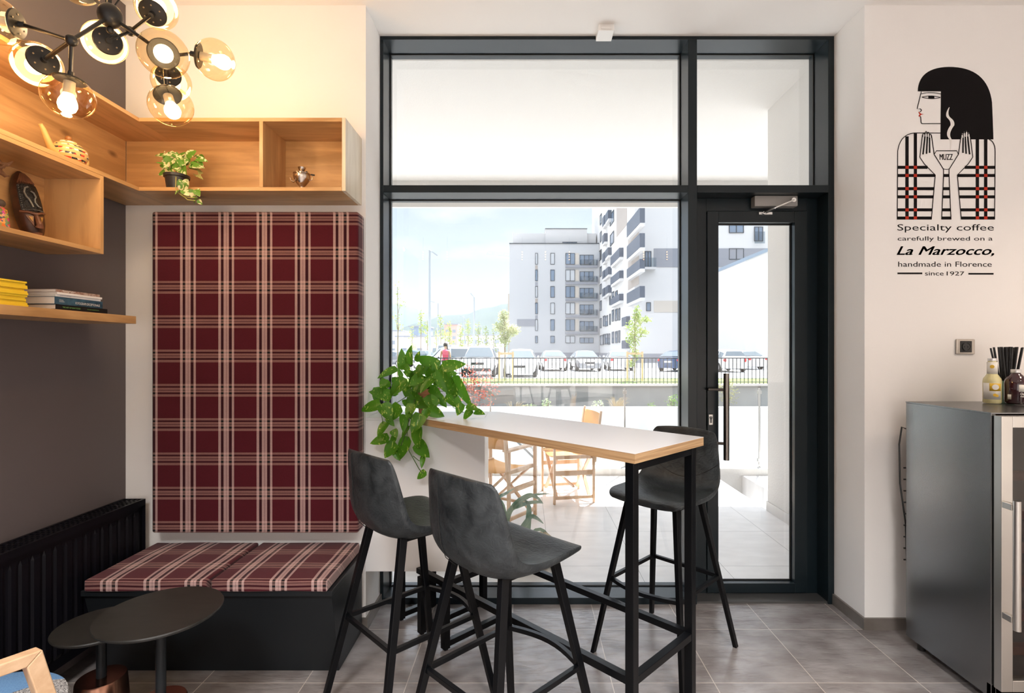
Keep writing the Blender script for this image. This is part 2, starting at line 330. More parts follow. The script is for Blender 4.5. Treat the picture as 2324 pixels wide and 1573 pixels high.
struct(box('baseboard_left', M_SKIRT, b=(XL, NL + .012, YW - .012, YW, 0, .062)))

# ---------------------------------------------------------------- window and door
fy0, fy1 = YG, 3.19
w1 = bpy.data.objects.new('window_1', None); COL.objects.link(w1); w1.location = (.55, YG, 0); w1['kind'] = 'structure'
def wb(name, m, *b, bevel=.002): return box(name, m, w1, b, bevel)
wb('frame_rail', M_FRAME, NL, NR, fy0, fy1 + .06, 3.29, ZC)
wb('frame_post', M_FRAME, NL, -.821, fy0, fy1 + .06, 0, 3.29)
wb('frame_post', M_FRAME, 1.77, NR, fy0, fy1 + .06, 0, 3.29)
wb('mullion', M_FRAME, .954, 1.006, fy0, fy1 + .06, 0, 3.29)
wb('transom', M_FRAME, -.821, .954, fy0, fy1 + .06, 2.399, 2.442)
wb('transom', M_FRAME, 1.006, 1.77, fy0, fy1 + .06, 2.399, 2.442)
wb('window_sill_rail', M_FRAME, -.821, .954, fy0, fy1 + .06, 0, .038)
def pane(x0, x1, z0, z1):
    p = box('glass_pane', M_GLASS, w1, (x0, x1, 3.2, 3.206, z0, z1))
    g = MB(); t = .006
    for a in ((x0, x1, 3.19, 3.2, z0, z0 + t), (x0, x1, 3.19, 3.2, z1 - t, z1), (x0, x0 + t, 3.19, 3.2, z0 + t, z1 - t), (x1 - t, x1, 3.19, 3.2, z0 + t, z1 - t)): g.box(*a)
    g.build('gasket', M_GASKET, p, world=True)
pane(-.821, .954, .038, 2.399); pane(-.821, .954, 2.442, 3.29); pane(1.006, 1.77, 2.442, 3.29)

d1 = bpy.data.objects.new('door_1', None); COL.objects.link(d1); d1.location = (1.39, 3.15, 0); d1['kind'] = 'structure'
f = MB()
for a in ((1.006, 1.1, 3.155, 3.25, .012, 2.399), (1.706, 1.77, 3.155, 3.25, .012, 2.399), (1.1, 1.706, 3.155, 3.25, 2.322, 2.399)): f.box(*a)
f.build('door_frame', M_FRAME, d1, world=True, bevel=.002)
box('threshold', mat('dull aluminium threshold', (.10, .10, .10), .45, .6), d1, (1.006, 1.77, 3.05, 3.25, 0, .012))
f = MB(); gx0, gx1, gz0, gz1 = 1.170, 1.629, .075, 2.251
for a in ((1.103, gx0, 3.145, 3.215, .018, 2.318), (gx1, 1.703, 3.145, 3.215, .018, 2.318), (gx0, gx1, 3.145, 3.215, gz1, 2.318), (gx0, gx1, 3.145, 3.215, .018, gz0)): f.box(*a)
f.build('door_leaf', M_FRAME, d1, world=True, bevel=.002)
p = box('glass_pane', M_GLASS, d1, (gx0, gx1, 3.197, 3.203, gz0, gz1))
g = MB(); t = .007
for a in ((gx0, gx1, 3.19, 3.197, gz0, gz0 + t), (gx0, gx1, 3.19, 3.197, gz1 - t, gz1), (gx0, gx0 + t, 3.19, 3.197, gz0, gz1), (gx1 - t, gx1, 3.19, 3.197, gz0, gz1)): g.box(*a)
g.build('gasket', M_GASKET, p, world=True)
M_HAND = mat('dark brushed steel', (.20, .18, .165), .25, 1.0)
hd = MB().tube([(1.188, 3.07, .834), (1.188, 3.07, 1.344)], .0165, 20).build('door_handle', M_HAND, d1, world=True, smooth=True)
MB().tube([(1.188, 3.07, 1.247), (1.100, 3.11, 1.247), (1.10, 3.146, 1.247)], .009, 10).tube([(1.188, 3.07, .93), (1.100, 3.11, .93), (1.10, 3.146, .93)], .009, 10).build('handle_bracket', M_HAND, hd, world=True, smooth=True)
lk = box('lock_plate', mat('satin nickel', (.55, .54, .52), .3, 1), d1, (1.108, 1.136, 3.139, 3.146, 1.03, 1.095), .008)
MB().lathe([(.0085, 0), (.0085, .004)], (1.122, 3.139, 1.075), 16, (0, -1, 0)).box(1.117, 1.127, 3.135, 3.139, 1.043, 1.072).build('keyhole', mat('keyhole metal', (.12, .12, .12), .4, 1), lk, world=True)
cl_ = box('door_closer', mat('closer grey', (.30, .29, .28), .4, .3), d1, (1.366, 1.622, 3.095, 3.15, 2.335, 2.398), .004)
cl_['label'] = 'grey door closer box with a folding arm'
MB().bar((1.585, 3.075, 2.365), (1.47, 3.06, 2.315), .02, .008).bar((1.47, 3.06, 2.313), (1.43, 3.12, 2.30), .018, .008).box(1.405, 1.485, 3.125, 3.146, 2.293, 2.308).lathe([(.014, 0), (.014, .03)], (1.585, 3.068, 2.365), 12, (0, 1, 0)).lathe([(.009, 0), (.009, .02)], (1.43, 3.11, 2.30), 12, (0, 1, 0)).build('closer_arm', M_CHROME, cl_, world=True, bevel=.001)

tag(MB().box(.415, .505, 2.93, 3.035, ZC - .035, ZC).box(.43, .49, 2.925, 2.93, ZC - .028, ZC - .01).build('sensor', mat('white plastic', (.8, .8, .78), .4), bevel=.004),
    'small white motion sensor box on the ceiling above the big window', 'sensor')

# ---------------------------------------------------------------- left: corner shelf unit
xf, yf, zt, zb, th = -1.859, 2.518, 2.601, 2.248, .018
cs = thing('corner_shelf', 'L-shaped oak box shelf running round the corner above the tartan panel', 'shelf', (-2.1, 2.75, zb))
xe = -.862
def cb(name, m, *b): return box(name, m, cs, b, .0008)
cb('top_board', M_OAKX, xf, xe - .019, yf, YW - .001, zt - th, zt); cb('top_board', M_OAKY, XL + .001, xf - .0005, .5, YW - .001, zt - th, zt)
cb('bottom_board', M_OAKX, xf, xe - .019, yf, YW - .001, zb, zb + th); cb('bottom_board', M_OAKY, XL + .001, xf - .0005, .5, YW - .001, zb, zb + th)
cb('back_panel', M_OAKX, XL + .012, xe - .019, YW - .012, YW - .001, zb + th, zt - th); cb('back_panel', M_OAKY, XL + .001, XL + .011, .5, YW - .013, zb + th, zt - th)
cb('side_panel', wood('pale oak end board', 'Z', (.74, .66, .52), (.60, .50, .36), .3), xe - .018, xe, yf, YW - .001, zb, zt)  # same oak as the boards; window daylight on this end is painted in paler
xd_ = (592.5 - VU) * yf / F; cb('divider', M_OAKZ, xd_ - .009, xd_ + .009, yf, YW - .013, zb + th, zt - th)
bs = thing('box_shelf', 'open oak box mounted below the corner shelf, holding the carved mask', 'shelf', (-2.0, 1.9, 1.903))
def bb(name, m, *b): return box(name, m, bs, b, .0008)
zl = 1.903
bb('top_board', M_OAKY, XL + .001, xf, .5, 2.289, zb - th, zb - .001); bb('bottom_board', M_OAKY, XL + .001, xf, .5, 2.289, zl, zl + th)
bb('side_panel', M_OAKZ, XL + .001, xf, 2.2895, 2.308, zl, zb - .001); bb('back_panel', M_OAKY, XL + .001, XL + .011, .5, 2.289, zl + th, zb - th)
bb('side_panel', M_OAKZ, XL + .011, xf, .5, .518, zl + th, zb - th)
ws = box('wall_shelf', M_OAKY, b=(XL + .001, -1.863, .6, 2.506, 1.606, 1.642), bevel=.001)
tag(ws, 'single thick oak plank shelf carrying the magazines and books', 'shelf')

# upholstered panel, bench, cushions
M_PL = plaid('burgundy tartan on the wall panel', 'wall', .1955, -1.761 + 2.67, .1753, -2.184)
pn = MB().box(-1.906, -.849, 2.668, YW - .001, .544, 2.189).build('wall_panel', M_PL, bevel=.012, seg=4, smooth=True, angle=60)
tag(pn, 'tall padded panel in burgundy tartan fabric hung on the white wall', 'upholstered panel')
bn = thing('bench', 'black storage bench under the tartan wall panel with two cushions on it', 'bench', (-1.4, 2.5, 0))
M_BENCH = mat('matt anthracite board', (.009, .011, .013), .38, spec=.35)
box('lid', M_BENCH, bn, (-1.958, -.849, 2.303, YW - .014, .392, .416), .002)
b0, b1 = 2.318, 2.41
MB().add([(-1.955, b1, .0), (-.855, b1, .0), (-.855, YW - .02, .0), (-1.955, YW - .02, .0), (-1.955, b0, .391), (-.855, b0, .391), (-.855, YW - .02, .391), (-1.955, YW - .02, .391)],
         [(0, 1, 2, 3), (4, 5, 6, 7), (0, 1, 5, 4), (1, 2, 6, 5), (2, 3, 7, 6), (3, 0, 4, 7)]).build('body', M_BENCH, bn, world=True, bevel=.002)
M_PC = plaid('burgundy tartan on the cushions', 'flat', .185, -1.86, .163, 2.27 + .45)
def cushion(x0, x1, label):
    m = MB(); n = 14; R = []
    y0, y1, z0, z1 = 2.292, 2.752, .417, .468
    for (s, z) in ((0, z0), (1, z0 + .006), (1, z1 - .008), (0, z1)):
        pass
    o = MB().box(x0, x1, y0, y1, z0, z1).build('seat_cushion', M_PC, bevel=.012, seg=4, smooth=True, angle=60)
    bmn = bmesh.new(); bmn.from_mesh(o.data); bmesh.ops.subdivide_edges(bmn, edges=bmn.edges, cuts=5, use_grid_fill=True)
    for v in bmn.verts:
        x, y = v.co.x / (x1 - x0) * 2, v.co.y / (y1 - y0) * 2
        if v.co.z > .02: v.co.z += .008 * (1 - x ** 4) * (1 - y ** 4) + .0025 * math.sin(v.co.x * 23) * math.cos(v.co.y * 19)
        if abs(y) > .99: v.co.y += .004 * math.sin(v.co.x * 17 + x0 * 9)
    bmn.to_mesh(o.data); bmn.free()
    for p_ in o.data.polygons: p_.use_smooth = True
    return tag(o, label, 'cushion', 'tartan cushions on the bench')
cushion(-1.935, -1.398, 'burgundy tartan seat cushion at the radiator end of the bench')
cushion(-1.380, -.866, 'burgundy tartan seat cushion at the window end of the bench')

# radiator
M_RAD = mat('black radiator enamel', (.0035, .0035, .006), .45, spec=.2)
rd = thing('radiator', 'long black panel radiator along the dark side wall', 'radiator', (-2.04, 1.9, .12))
x0, x1, y0, y1, z0, z1 = -2.088, -1.972, .9, 2.715, .12, .705
pr = MB(); rows = []
ys = [y0 + .012 + i * .0085 for i in range(int((y1 - y0 - .024) / .0085))]
for side in (0,):
    zsec = [(z0 + .012, 0), (z0 + .045, 0), (z0 + .06, 1), (z1 - .075, 1), (z1 - .055, 0), (z1 - .01, 0)]
    for y in ys:
        k = ((y - y0) / .05) % 1; d = .0045 * (1 if .18 < k < .82 else 0) + (.002 if .1 < k < .9 else 0)
        rows.append([Vector((x1 - .016 + d * a, y, z)) for z, a in zsec])
pr.grid(rows); pr.box(x1 - .03, x1 - .017, y0, y1, z0, z1 - .01)
pr.build('front_panel', M_RAD, rd, world=True)
box('rear_panel', M_RAD, rd, (x0, x0 + .014, y0, y1, z0, z1 - .01), .002)
gr = MB(); gr.box(x0, x0 + .014, y0, y1, z1 - .012, z1 + .002).box(x1 - .014, x1, y0, y1, z1 - .03, z1 + .002)
for i in range(int((y1 - y0) / .024)): gr.box(x0 + .014, x1 - .014, y0 + i * .024, y0 + i * .024 + .013, z1 - .008, z1)
for xx in (x0 + .035, x0 + .058, x0 + .081): gr.box(xx - .0035, xx + .0035, y0, y1, z1 - .008, z1)
gr.build('top_grille', M_RAD, rd, world=True)
box('side_cover', M_RAD, rd, (x0, x1, y1, y1 + .004, z0, z1 + .002), .001); box('side_cover', M_RAD, rd, (x0, x1, y0 - .004, y0, z0, z1 + .002), .001)
fn = MB()
for i in range(36): fn.box(x0 + .02, x1 - .034, y0 + .03 + i * .05, y0 + .05 + i * .05, z0 + .03, z1 - .03)
fn.build('convector_fins', M_RAD, rd, world=True)
box('bracket', M_RAD, rd, (x0 - .026, x0, y0 + .2, y0 + .25, .3, .6)); box('bracket', M_RAD, rd, (x0 - .026, x0, y1 - .25, y1 - .2, .3, .6))
for y in (y1 - .06, y0 + .06): MB().tube([(-2.03, y, .12), (-2.03, y, 0)], .009).build('pipe', M_RAD, rd, world=True, smooth=True)

# round tables
M_TTOP = mat('black stained table top', (.013, .0125, .011), .42, var=((.019, .018, .016), 12, (1, 5, 1)))
M_COPPER = mat('brushed copper', (.42, .22, .15), .24, 1.0, var=((.30, .15, .10), 14))
def round_table(x, y, z, r, label):
    t = thing('side_table', label, 'table', (x, y, 0), 0, 'low round side tables')
    MB().lathe([(.0, z - .016), (r - .012, z - .016), (r - .002, z - .010), (r, z - .004), (r - .002, z), (.0, z)], (x, y, 0), 72, cap=False).build('tabletop', M_TTOP, t, world=True, smooth=True, angle=30)
    MB().lathe([(.0165, .2), (.0165, z - .016)], (x, y, 0), 24).build('pole', mat('dark grey tube', (.010, .012, .014), .3, spec=.3), t, world=True, smooth=True)
    b = MB().lathe([(.098, 0), (.098, .004), (.081, .222), (.078, .228), (.0, .228)], (x, y, 0), 56, cap=False).build('base', M_COPPER, t, world=True, smooth=True, angle=30); b['label'] = 'conical copper base'
round_table(-1.302, 1.87, .545, .197, 'larger black round side table on a thin pole, nearer the bench middle')
round_table(-1.62, 2.0, .43, .152, 'smaller black round side table by the radiator with a copper drum base')

# chair in the corner
M_BEECH = wood('pale beech', 'X', (.62, .42, .26), (.52, .33, .19), .4, 1.5, False)
ch = thing('armchair', 'low chair with square beech arm frame and blue, grey and red patchwork seat', 'chair', (-1.588, 1.45, 0), math.radians(-25))
for sx in (-1, 1):
    m = MB(); w = .036; ax_ = .285 * sx
    def pr(poly): m.prism([Vector((ax_ - w / 2, y, z)) for y, z in poly], (w, 0, 0))
    pr([(.20, 0), (.232, 0), (.075, .68), (.042, .65)]); pr([(.042, .65), (.075, .68), (-.20, .699), (-.17, .668)]); pr([(-.25, 0), (-.218, 0), (-.17, .668), (-.20, .699)])
    m.build('arm_frame', M_BEECH, ch, bevel=.003)
def pad(a0, a1, m, lab):
    k = 16; ring = [(math.cos(math.radians(a0 + (a1 - a0) * i / k)), math.sin(math.radians(a0 + (a1 - a0) * i / k))) for i in range(k + 1)]
    R = [[Vector((c * .25 * q, s * .25 * q, z)) for c, s in ring] for q, z in ((.001, .462), (.5, .460), (.85, .45), (.97, .438), (1, .42), (.98, .38), (.001, .38))]
    o = MB().grid(R).build('seat_patch', m, ch, smooth=True); o['label'] = lab
def fab(n, c, c2): return mat(n, c, .9, var=(c2, 260), bump=(300, .2), spec=.1)
pad(82, 158, fab('blue wool', (.10, .21, .40), (.13, .26, .46)), 'blue patch of the seat'); pad(158, 235, fab('red wool', (.50, .03, .03), (.6, .05, .04)), 'red patch of the seat')
pad(-40, 82, fab('grey tweed', (.05, .05, .055), (.5, .5, .5)), 'speckled grey patch of the seat'); pad(235, 320, fab('dark wool', (.06, .06, .08), (.09, .09, .11)), 'dark patch of the seat')
for y in (.10, -.14): MB().bar((-.268, y, .365), (.268, y, .365), .03, .03).build('seat_rail', M_BEECH, ch, bevel=.003)

# ---------------------------------------------------------------- bar table with cabinet
M_TOP = mat('white laminate table top', (.80, .80, .82), .30)
zt2 = 1.123
C0, R0 = Vector((.379, 1.79, 0)), Vector((.735, 2.141, 0)); E0, P0 = Vector((-.560, YW - .011, 0)), Vector((-.155, 3.036, 0))
bt = thing('bar_table', 'high bar table with white top, oak edge and black steel frame, set slantwise', 'table', (.1, 2.4, 0))
poly = [C0, R0, P0, Vector((-.208, 3.036, 0)), Vector((-.208, YW - .011, 0)), E0]
def atz(p, z): return Vector((p.x, p.y, z))
MB().prism([atz(p, zt2 - .0015) for p in poly], (0, 0, .0015)).build('laminate_top', M_TOP, bt, world=True)
MB().prism([atz(p, zt2 - .035) for p in poly], (0, 0, .0335)).build('tabletop', M_EDGE, bt, world=True)
A45 = math.radians(45); LF = Vector((.375, 1.82, 0)); u_ = Vector((-.7071, .7071, 0)); n_ = Vector((.7071, .7071, 0)); TW = .034
LR = LF + n_ * .42; L3 = Vector((-.39, 2.58, 0)); L3b = L3 + n_ * .42; L2 = L3 + u_ * .205; L1 = L2 + u_ * .2
for q, z in ((LF, zt2 - .035), (LR, zt2 - .035), (L3, .315), (L3b, .315), (L2, .30), (L2 + n_ * .42, .30), (L1, .30), (L1 + n_ * .205, .30)):
    MB().post(atz(q, .008), atz(q, z), TW, A45).post(atz(q, 0), atz(q, .008), .02, A45).build('leg', M_BLACK, bt, world=True, bevel=.0015)
zr = .326
def rail(a, b, z, name='rail'): MB().bar(atz(a, z), atz(b, z), .030, .028).build(name, M_BLACK, bt, world=True, bevel=.0015)
rail(LF + n_ * .017, LR - n_ * .017, zt2 - .05); rail(LF + n_ * .017, LR - n_ * .017, zr)
rail(LF + u_ * .017, L3 + u_ * .235, zr); rail(LR + u_ * .017, L3b + u_ * .0, zr); rail(L3 + n_ * .017, L3b - n_ * .017, zr)
for a, k in ((L3, .42), (L2, .42), (L1, .205)): rail(a + n_ * .017, a + n_ * (k - .017), .03, 'foot_rail')
cab = thing('cabinet', 'white floating box cabinet in the window niche under the pothos', 'cabinet', (-.52, 2.9, .31))
box('front_panel', M_LAM, cab, (NL + .0005, -.209, YW - .010, YW + .008, .31, zt2 - .014), .001)
box('top_board', M_LAM, cab, (NL + .0005, -.209, YW - .010, 3.038, zt2 - .013, zt2), .001)
box('side_panel', M_LAM, cab, (-.227, -.209, YW + .009, 3.038, .31, zt2 - .014), .001)
box('back_panel', M_LAM, cab, (NL + .0005, -.228, 3.02, 3.038, .31, zt2 - .014), .001)

# ---------------------------------------------------------------- bar stools
def leather():
    m = mat('worn charcoal leather', (.028, .031, .034), .38); t = m.node_tree; b = t.nodes['Principled BSDF']
    g = N(t, 'ShaderNodeTexCoord')
    n = N(t, 'ShaderNodeTexNoise'); n.inputs['Scale'].default_value = 14; n.inputs['Detail'].default_value = 8; n.inputs['Distortion'].default_value = .6; L(t, g.outputs['Object'], n.inputs[0])
    r = N(t, 'ShaderNodeValToRGB'); r.color_ramp.elements[0].position = .35; r.color_ramp.elements[1].position = .7
    r.color_ramp.elements[0].color = (.010, .0135, .016, 1); r.color_ramp.elements[1].color = (.042, .049, .053, 1); L(t, n.outputs[0], r.inputs[0]); L(t, r.outputs[0], b.inputs['Base Color'])
    q = N(t, 'ShaderNodeMapping'); q.inputs['Scale'].default_value = (26, 60, 40); L(t, g.outputs['Object'], q.inputs[0])
    n2 = N(t, 'ShaderNodeTexNoise'); n2.inputs['Scale'].default_value = 1; n2.inputs['Detail'].default_value = 5; n2.inputs['Distortion'].default_value = 1.6; L(t, q.outputs[0], n2.inputs[0])
    k = N(t, 'ShaderNodeBump'); k.inputs['Strength'].default_value = .34; k.inputs['Distance'].default_value = .01; L(t, n2.outputs[0], k.inputs['Height']); L(t, k.outputs[0], b.inputs['Normal'])
    return m
M_LEA = leather(); M_THR = mat('black thread', (.012, .012, .012), .6)
# profile of the shell's inner face: (y, z, half width, side lift, side wrap)
PROF = [(.218, .738, .166, .0, 0), (.214, .756, .190, .002, 0), (.16, .764, .213, .006, 0), (.08, .756, .218, .012, 0), (.0, .748, .220, .020, .0), (-.07, .747, .220, .030, .004),
        (-.12, .758, .219, .034, .012), (-.155, .785, .217, .030, .024), (-.175, .825, .214, .020, .034), (-.187, .875, .208, .008, .038), (-.196, .93, .200, .002, .036), (-.204, .985, .190, 0, .032), (-.211, 1.03, .178, -.004, .028), (-.215, 1.052, .160, -.010, .024)]
PROF = [(y, z + .028, w, l_, q) for y, z, w, l_, q in PROF]
TH = [.020, .034, .040, .046, .050, .054, .056, .052, .044, .036, .030, .026, .020, .014]
XS = (-1, -.96, -.85, -.7, -.5, -.25, 0, .25, .5, .7, .85, .96, 1)
def surf(i, x, side=0):
    """point of the shell at profile position i (0..13) and x (-1..1); side 0 inner face, 1 outer face"""
    k = min(int(i), len(PROF) - 2); f = i - k; A, B = PROF[k], PROF[k + 1]; y, z, w, lift, wrap = [p + (q - p) * f for p, q in zip(A, B)]; th = TH[k] + (TH[k + 1] - TH[k]) * f
    def nrm(n): a, b = PROF[max(n - 1, 0)], PROF[min(n + 1, len(PROF) - 1)]; d = Vector((0, b[0] - a[0], b[1] - a[1])).normalized(); return Vector((0, d.z, -d.y)) if n > 1 else Vector((0, abs(d.z) if n == 0 else 0, 1)).normalized()
    nn = nrm(k).lerp(nrm(k + 1), f).normalized(); e = abs(x) ** 2.4; p = Vector((x * w, y + wrap * e, z + lift * e))
    return p - nn * th * (.42 + .58 * (1 - x ** 4)) * side
def shell_rows(side): return [[surf(i, x * (.985 if side else 1), side) for x in XS] for i in range(len(PROF))]
def make_stool(label):
    t = thing('bar_stool', label, 'stool', (0, 0, 0), 0, 'charcoal leather bar stools')
    I_, O_ = shell_rows(0), shell_rows(1); ring = [I_[k] + list(reversed(O_[k])) for k in range(len(I_))]
    sm = MB().grid(ring, True); n_ = len(ring[0]); h_ = n_ // 2
    for r_ in (0, len(ring) - 1):
        for c in range(h_ - 1): sm.add([ring[r_][c], ring[r_][c + 1], ring[r_][n_ - 2 - c], ring[r_][n_ - 1 - c]], [(0, 1, 2, 3)])
    sh = sm.build('seat_shell', M_LEA, t, smooth=True, angle=None)
    bm_ = bmesh.new(); bm_.from_mesh(sh.data); bmesh.ops.remove_doubles(bm_, verts=bm_.verts, dist=1e-5); bmesh.ops.recalc_face_normals(bm_, faces=bm_.faces); bm_.to_mesh(sh.data); bm_.free()
    for p_ in sh.data.polygons: p_.use_smooth = True
    q_ = sh.modifiers.new('subsurf', 'SUBSURF'); q_.levels = q_.render_levels = 2
    MB().tube([surf(7.4 + 1.9 * abs(x) ** 1.6, x, -.03) for x in [-.96 + i * .12 for i in range(17)]], .0018, 6).build('seam', M_THR, t, smooth=True)
    MB().tube([surf(12.6 - i * .4, -.42 + .1 * i / 16, 1.01) for i in range(17)], .0014, 6).build('seam', M_THR, t, smooth=True)
    T, B = [(-.125, .12), (.125, .12), (.125, -.11), (-.125, -.11)], [(-.238, .268), (.238, .268), (.238, -.268), (-.238, -.268)]
    zt_ = (.772, .772, .765, .765); P = []
    for (a, b), (c, d), z in zip(T, B, zt_):
        o = MB().post((c, d, 0), (a, b, z), .019, 0, .024, .026).build('leg', M_BLACK, t, bevel=.002); P.append((Vector((c, d, 0)), Vector((a, b, z))))
    def on(i, z): k = z / P[i][1].z; return P[i][0].lerp(P[i][1], k)
    zs = .36
    for i, j in ((1, 2), (2, 3), (3, 0)): MB().bar(on(i, zs), on(j, zs), .018).build('stretcher', M_BLACK, t, bevel=.0015)
    a, b = on(0, zs), on(1, zs); m = MB(); pts = [a.lerp(b, k / 10) + Vector((0, .045 * math.sin(math.pi * k / 10), 0)) for k in range(11)]
    m.tube(pts, .0125, 4); m.build('footrest', M_BLACK, t)
    MB().box(-.125, .125, -.10, .12, .728, .736).build('seat_plate', M_BLACK, t)
    return t
st = make_stool('charcoal leather bar stool nearest to the camera, in front of the slanted bar table')
st.location = (-.076, 1.84, 0); st.rotation_euler.z = math.radians(-45)
s2 = copy_tree(st); s2.location = (-.48, 2.20, 0); s2.rotation_euler.z = math.radians(-46)
s2['label'] = 'charcoal leather bar stool between the bench and the nearest stool, beneath the trailing pothos'
s3 = copy_tree(st); s3.location = (.696, 2.583, 0); s3.rotation_euler.z = math.radians(135)
s3['label'] = 'charcoal leather bar stool behind the bar table in front of the glass door'
# ---------------------------------------------------------------- chandelier
M_AMB = thin_glass('amber glass', (1, .90, .72), 1.6, 0, (1, .93, .82))
M_BULB = emission('lit bulb', (1, .72, .38), 14)
M_CHB = mat('satin black metal', (.012, .012, .012), .4)
chd = thing('chandelier', 'black branching chandelier with amber glass globes and lit bulbs', 'lamp', (-1.43, 1.8, 2.6))
HUB = at(250, 36, 1.80)
m = MB().sphere(HUB, .037, 24, 14, (1, 1, 1.1)).sphere(HUB - Vector((0, 0, .05)), .012, 14, 8); m.build('hub', M_CHB, chd, world=True, smooth=True)
MB().tube([HUB + Vector((0, 0, .03)), HUB + Vector((0, 0, .19)), Vector((HUB.x, HUB.y, ZC))], .006, 10).build('stem', M_CHB, chd, world=True, smooth=True)
MB().lathe([(.06, 0), (.058, .02), (.0, .024)], (HUB.x, HUB.y, ZC - .024), 32, cap=False).build('ceiling_rose', M_CHB, chd, world=True, smooth=True)
MB().tube([HUB + Vector((.012, 0, .03)), HUB + Vector((.03, .02, .09)), HUB + Vector((.01, .02, .15)), HUB + Vector((.02, 0, .22)), Vector((HUB.x + .01, HUB.y, ZC - .02))], .0025, 6).tube([HUB + Vector((-.012, 0, .03)), HUB + Vector((-.025, .01, .10)), HUB + Vector((.0, .03, .2)), Vector((HUB.x - .01, HUB.y, ZC - .02))], .0025, 6).build('cable', M_CHB, chd, world=True, smooth=True)
def arm(a, b, r=.0062): MB().tube([a, b], r, 10).build('arm', M_CHB, chd, world=True, smooth=True)
def joint(p): MB().sphere(p, .0175, 18, 10).build('joint', M_CHB, chd, world=True, smooth=True)
def globe(c, cap, stem=None):
    """c: globe centre, cap: where the black disc sits, stem: joint the arm comes from"""
    c, cap = Vector(c), Vector(cap); ax = (c - cap).normalized(); R = .0725; cap = c - ax * R * .80
    q = []
    for i in range(0, 19):
        t = math.radians(38) + (math.pi - math.radians(38)) * i / 18
        q.append((max(R * math.sin(t), .0005), -R * math.cos(t) * .93))
    g = MB().lathe(q, c, 40, ax, cap=False).build('glass_globe', M_AMB, chd, world=True, smooth=True, angle=None)
    MB().lathe([(.0, -.022), (.009, -.022), (.010, -.004), (.043, .0), (.046, .004), (.043, .008), (.0, .009)], cap, 32, ax, cap=False).build('socket_cap', M_CHB, g, world=True, smooth=True)
    qx = ax.orthogonal().normalized(); qy = ax.cross(qx); hs = MB()
    for k in range(6): hs.lathe([(.0028, 0), (.0028, .0012)], cap - ax * .0030 + (qx * math.cos(k * math.pi / 3) + qy * math.sin(k * math.pi / 3)) * .029, 10, -ax)
    hs.build('vent_hole', mat('vent hole', (.30, .22, .13), .4), g, world=True)['kind'] = 'stuff'
    MB().lathe([(.016, .01), (.016, .05)], cap, 20, ax).build('lamp_holder', mat('white ceramic', (.7, .66, .6), .3), g, world=True, smooth=True)
    MB().lathe([(.012, .05), (.018, .058), (.025, .075), (.0265, .088), (.022, .102), (.012, .111), (.0005, .113)], cap, 24, ax, cap=False).build('bulb', M_BULB, g, world=True, smooth=True)
    ld = bpy.data.lights.new('bulb_light', 'POINT'); ld.energy = BULB_W; ld.color = (1, .70, .44); ld.shadow_soft_size = .03
    lo = bpy.data.objects.new('bulb_light', ld); COL.objects.link(lo); lo.parent = g; lo.location = cap + ax * .128 - chd.location
    if stem is not None: arm(stem, cap - ax * .018)
J1, J2, J3 = at(162, 92, 1.66), at(296, 71, 1.98), at(352, 108, 1.84)
for j in (J1, J2, J3): joint(j); arm(HUB, j)
globe(at(-6, 47, 1.72), at(36, 54, 1.73), J1); globe(at(85, 146, 1.80), at(112, 128, 1.74), J1); globe(at(155, 219, 1.70), at(159, 175, 1.70), J1)
globe(at(238, 96, 1.95), at(256, 88, 1.86), J2); globe(at(355, 20, 2.0), at(338, 40, 1.93), J2); globe(at(178, -38, 1.95), at(215, -5, 1.92), HUB)
J4 = at(372, 128, 1.96); joint(J4); arm(J3, J4)
globe(at(371, 122, 1.68), at(371, 122, 1.80), J3); globe(at(488, 136, 1.95), at(444, 124, 1.93), J4); globe(at(389, 186, 2.14), at(376, 160, 2.05), J4); globe(at(388, 240, 1.90), at(374, 195, 1.93), J4)

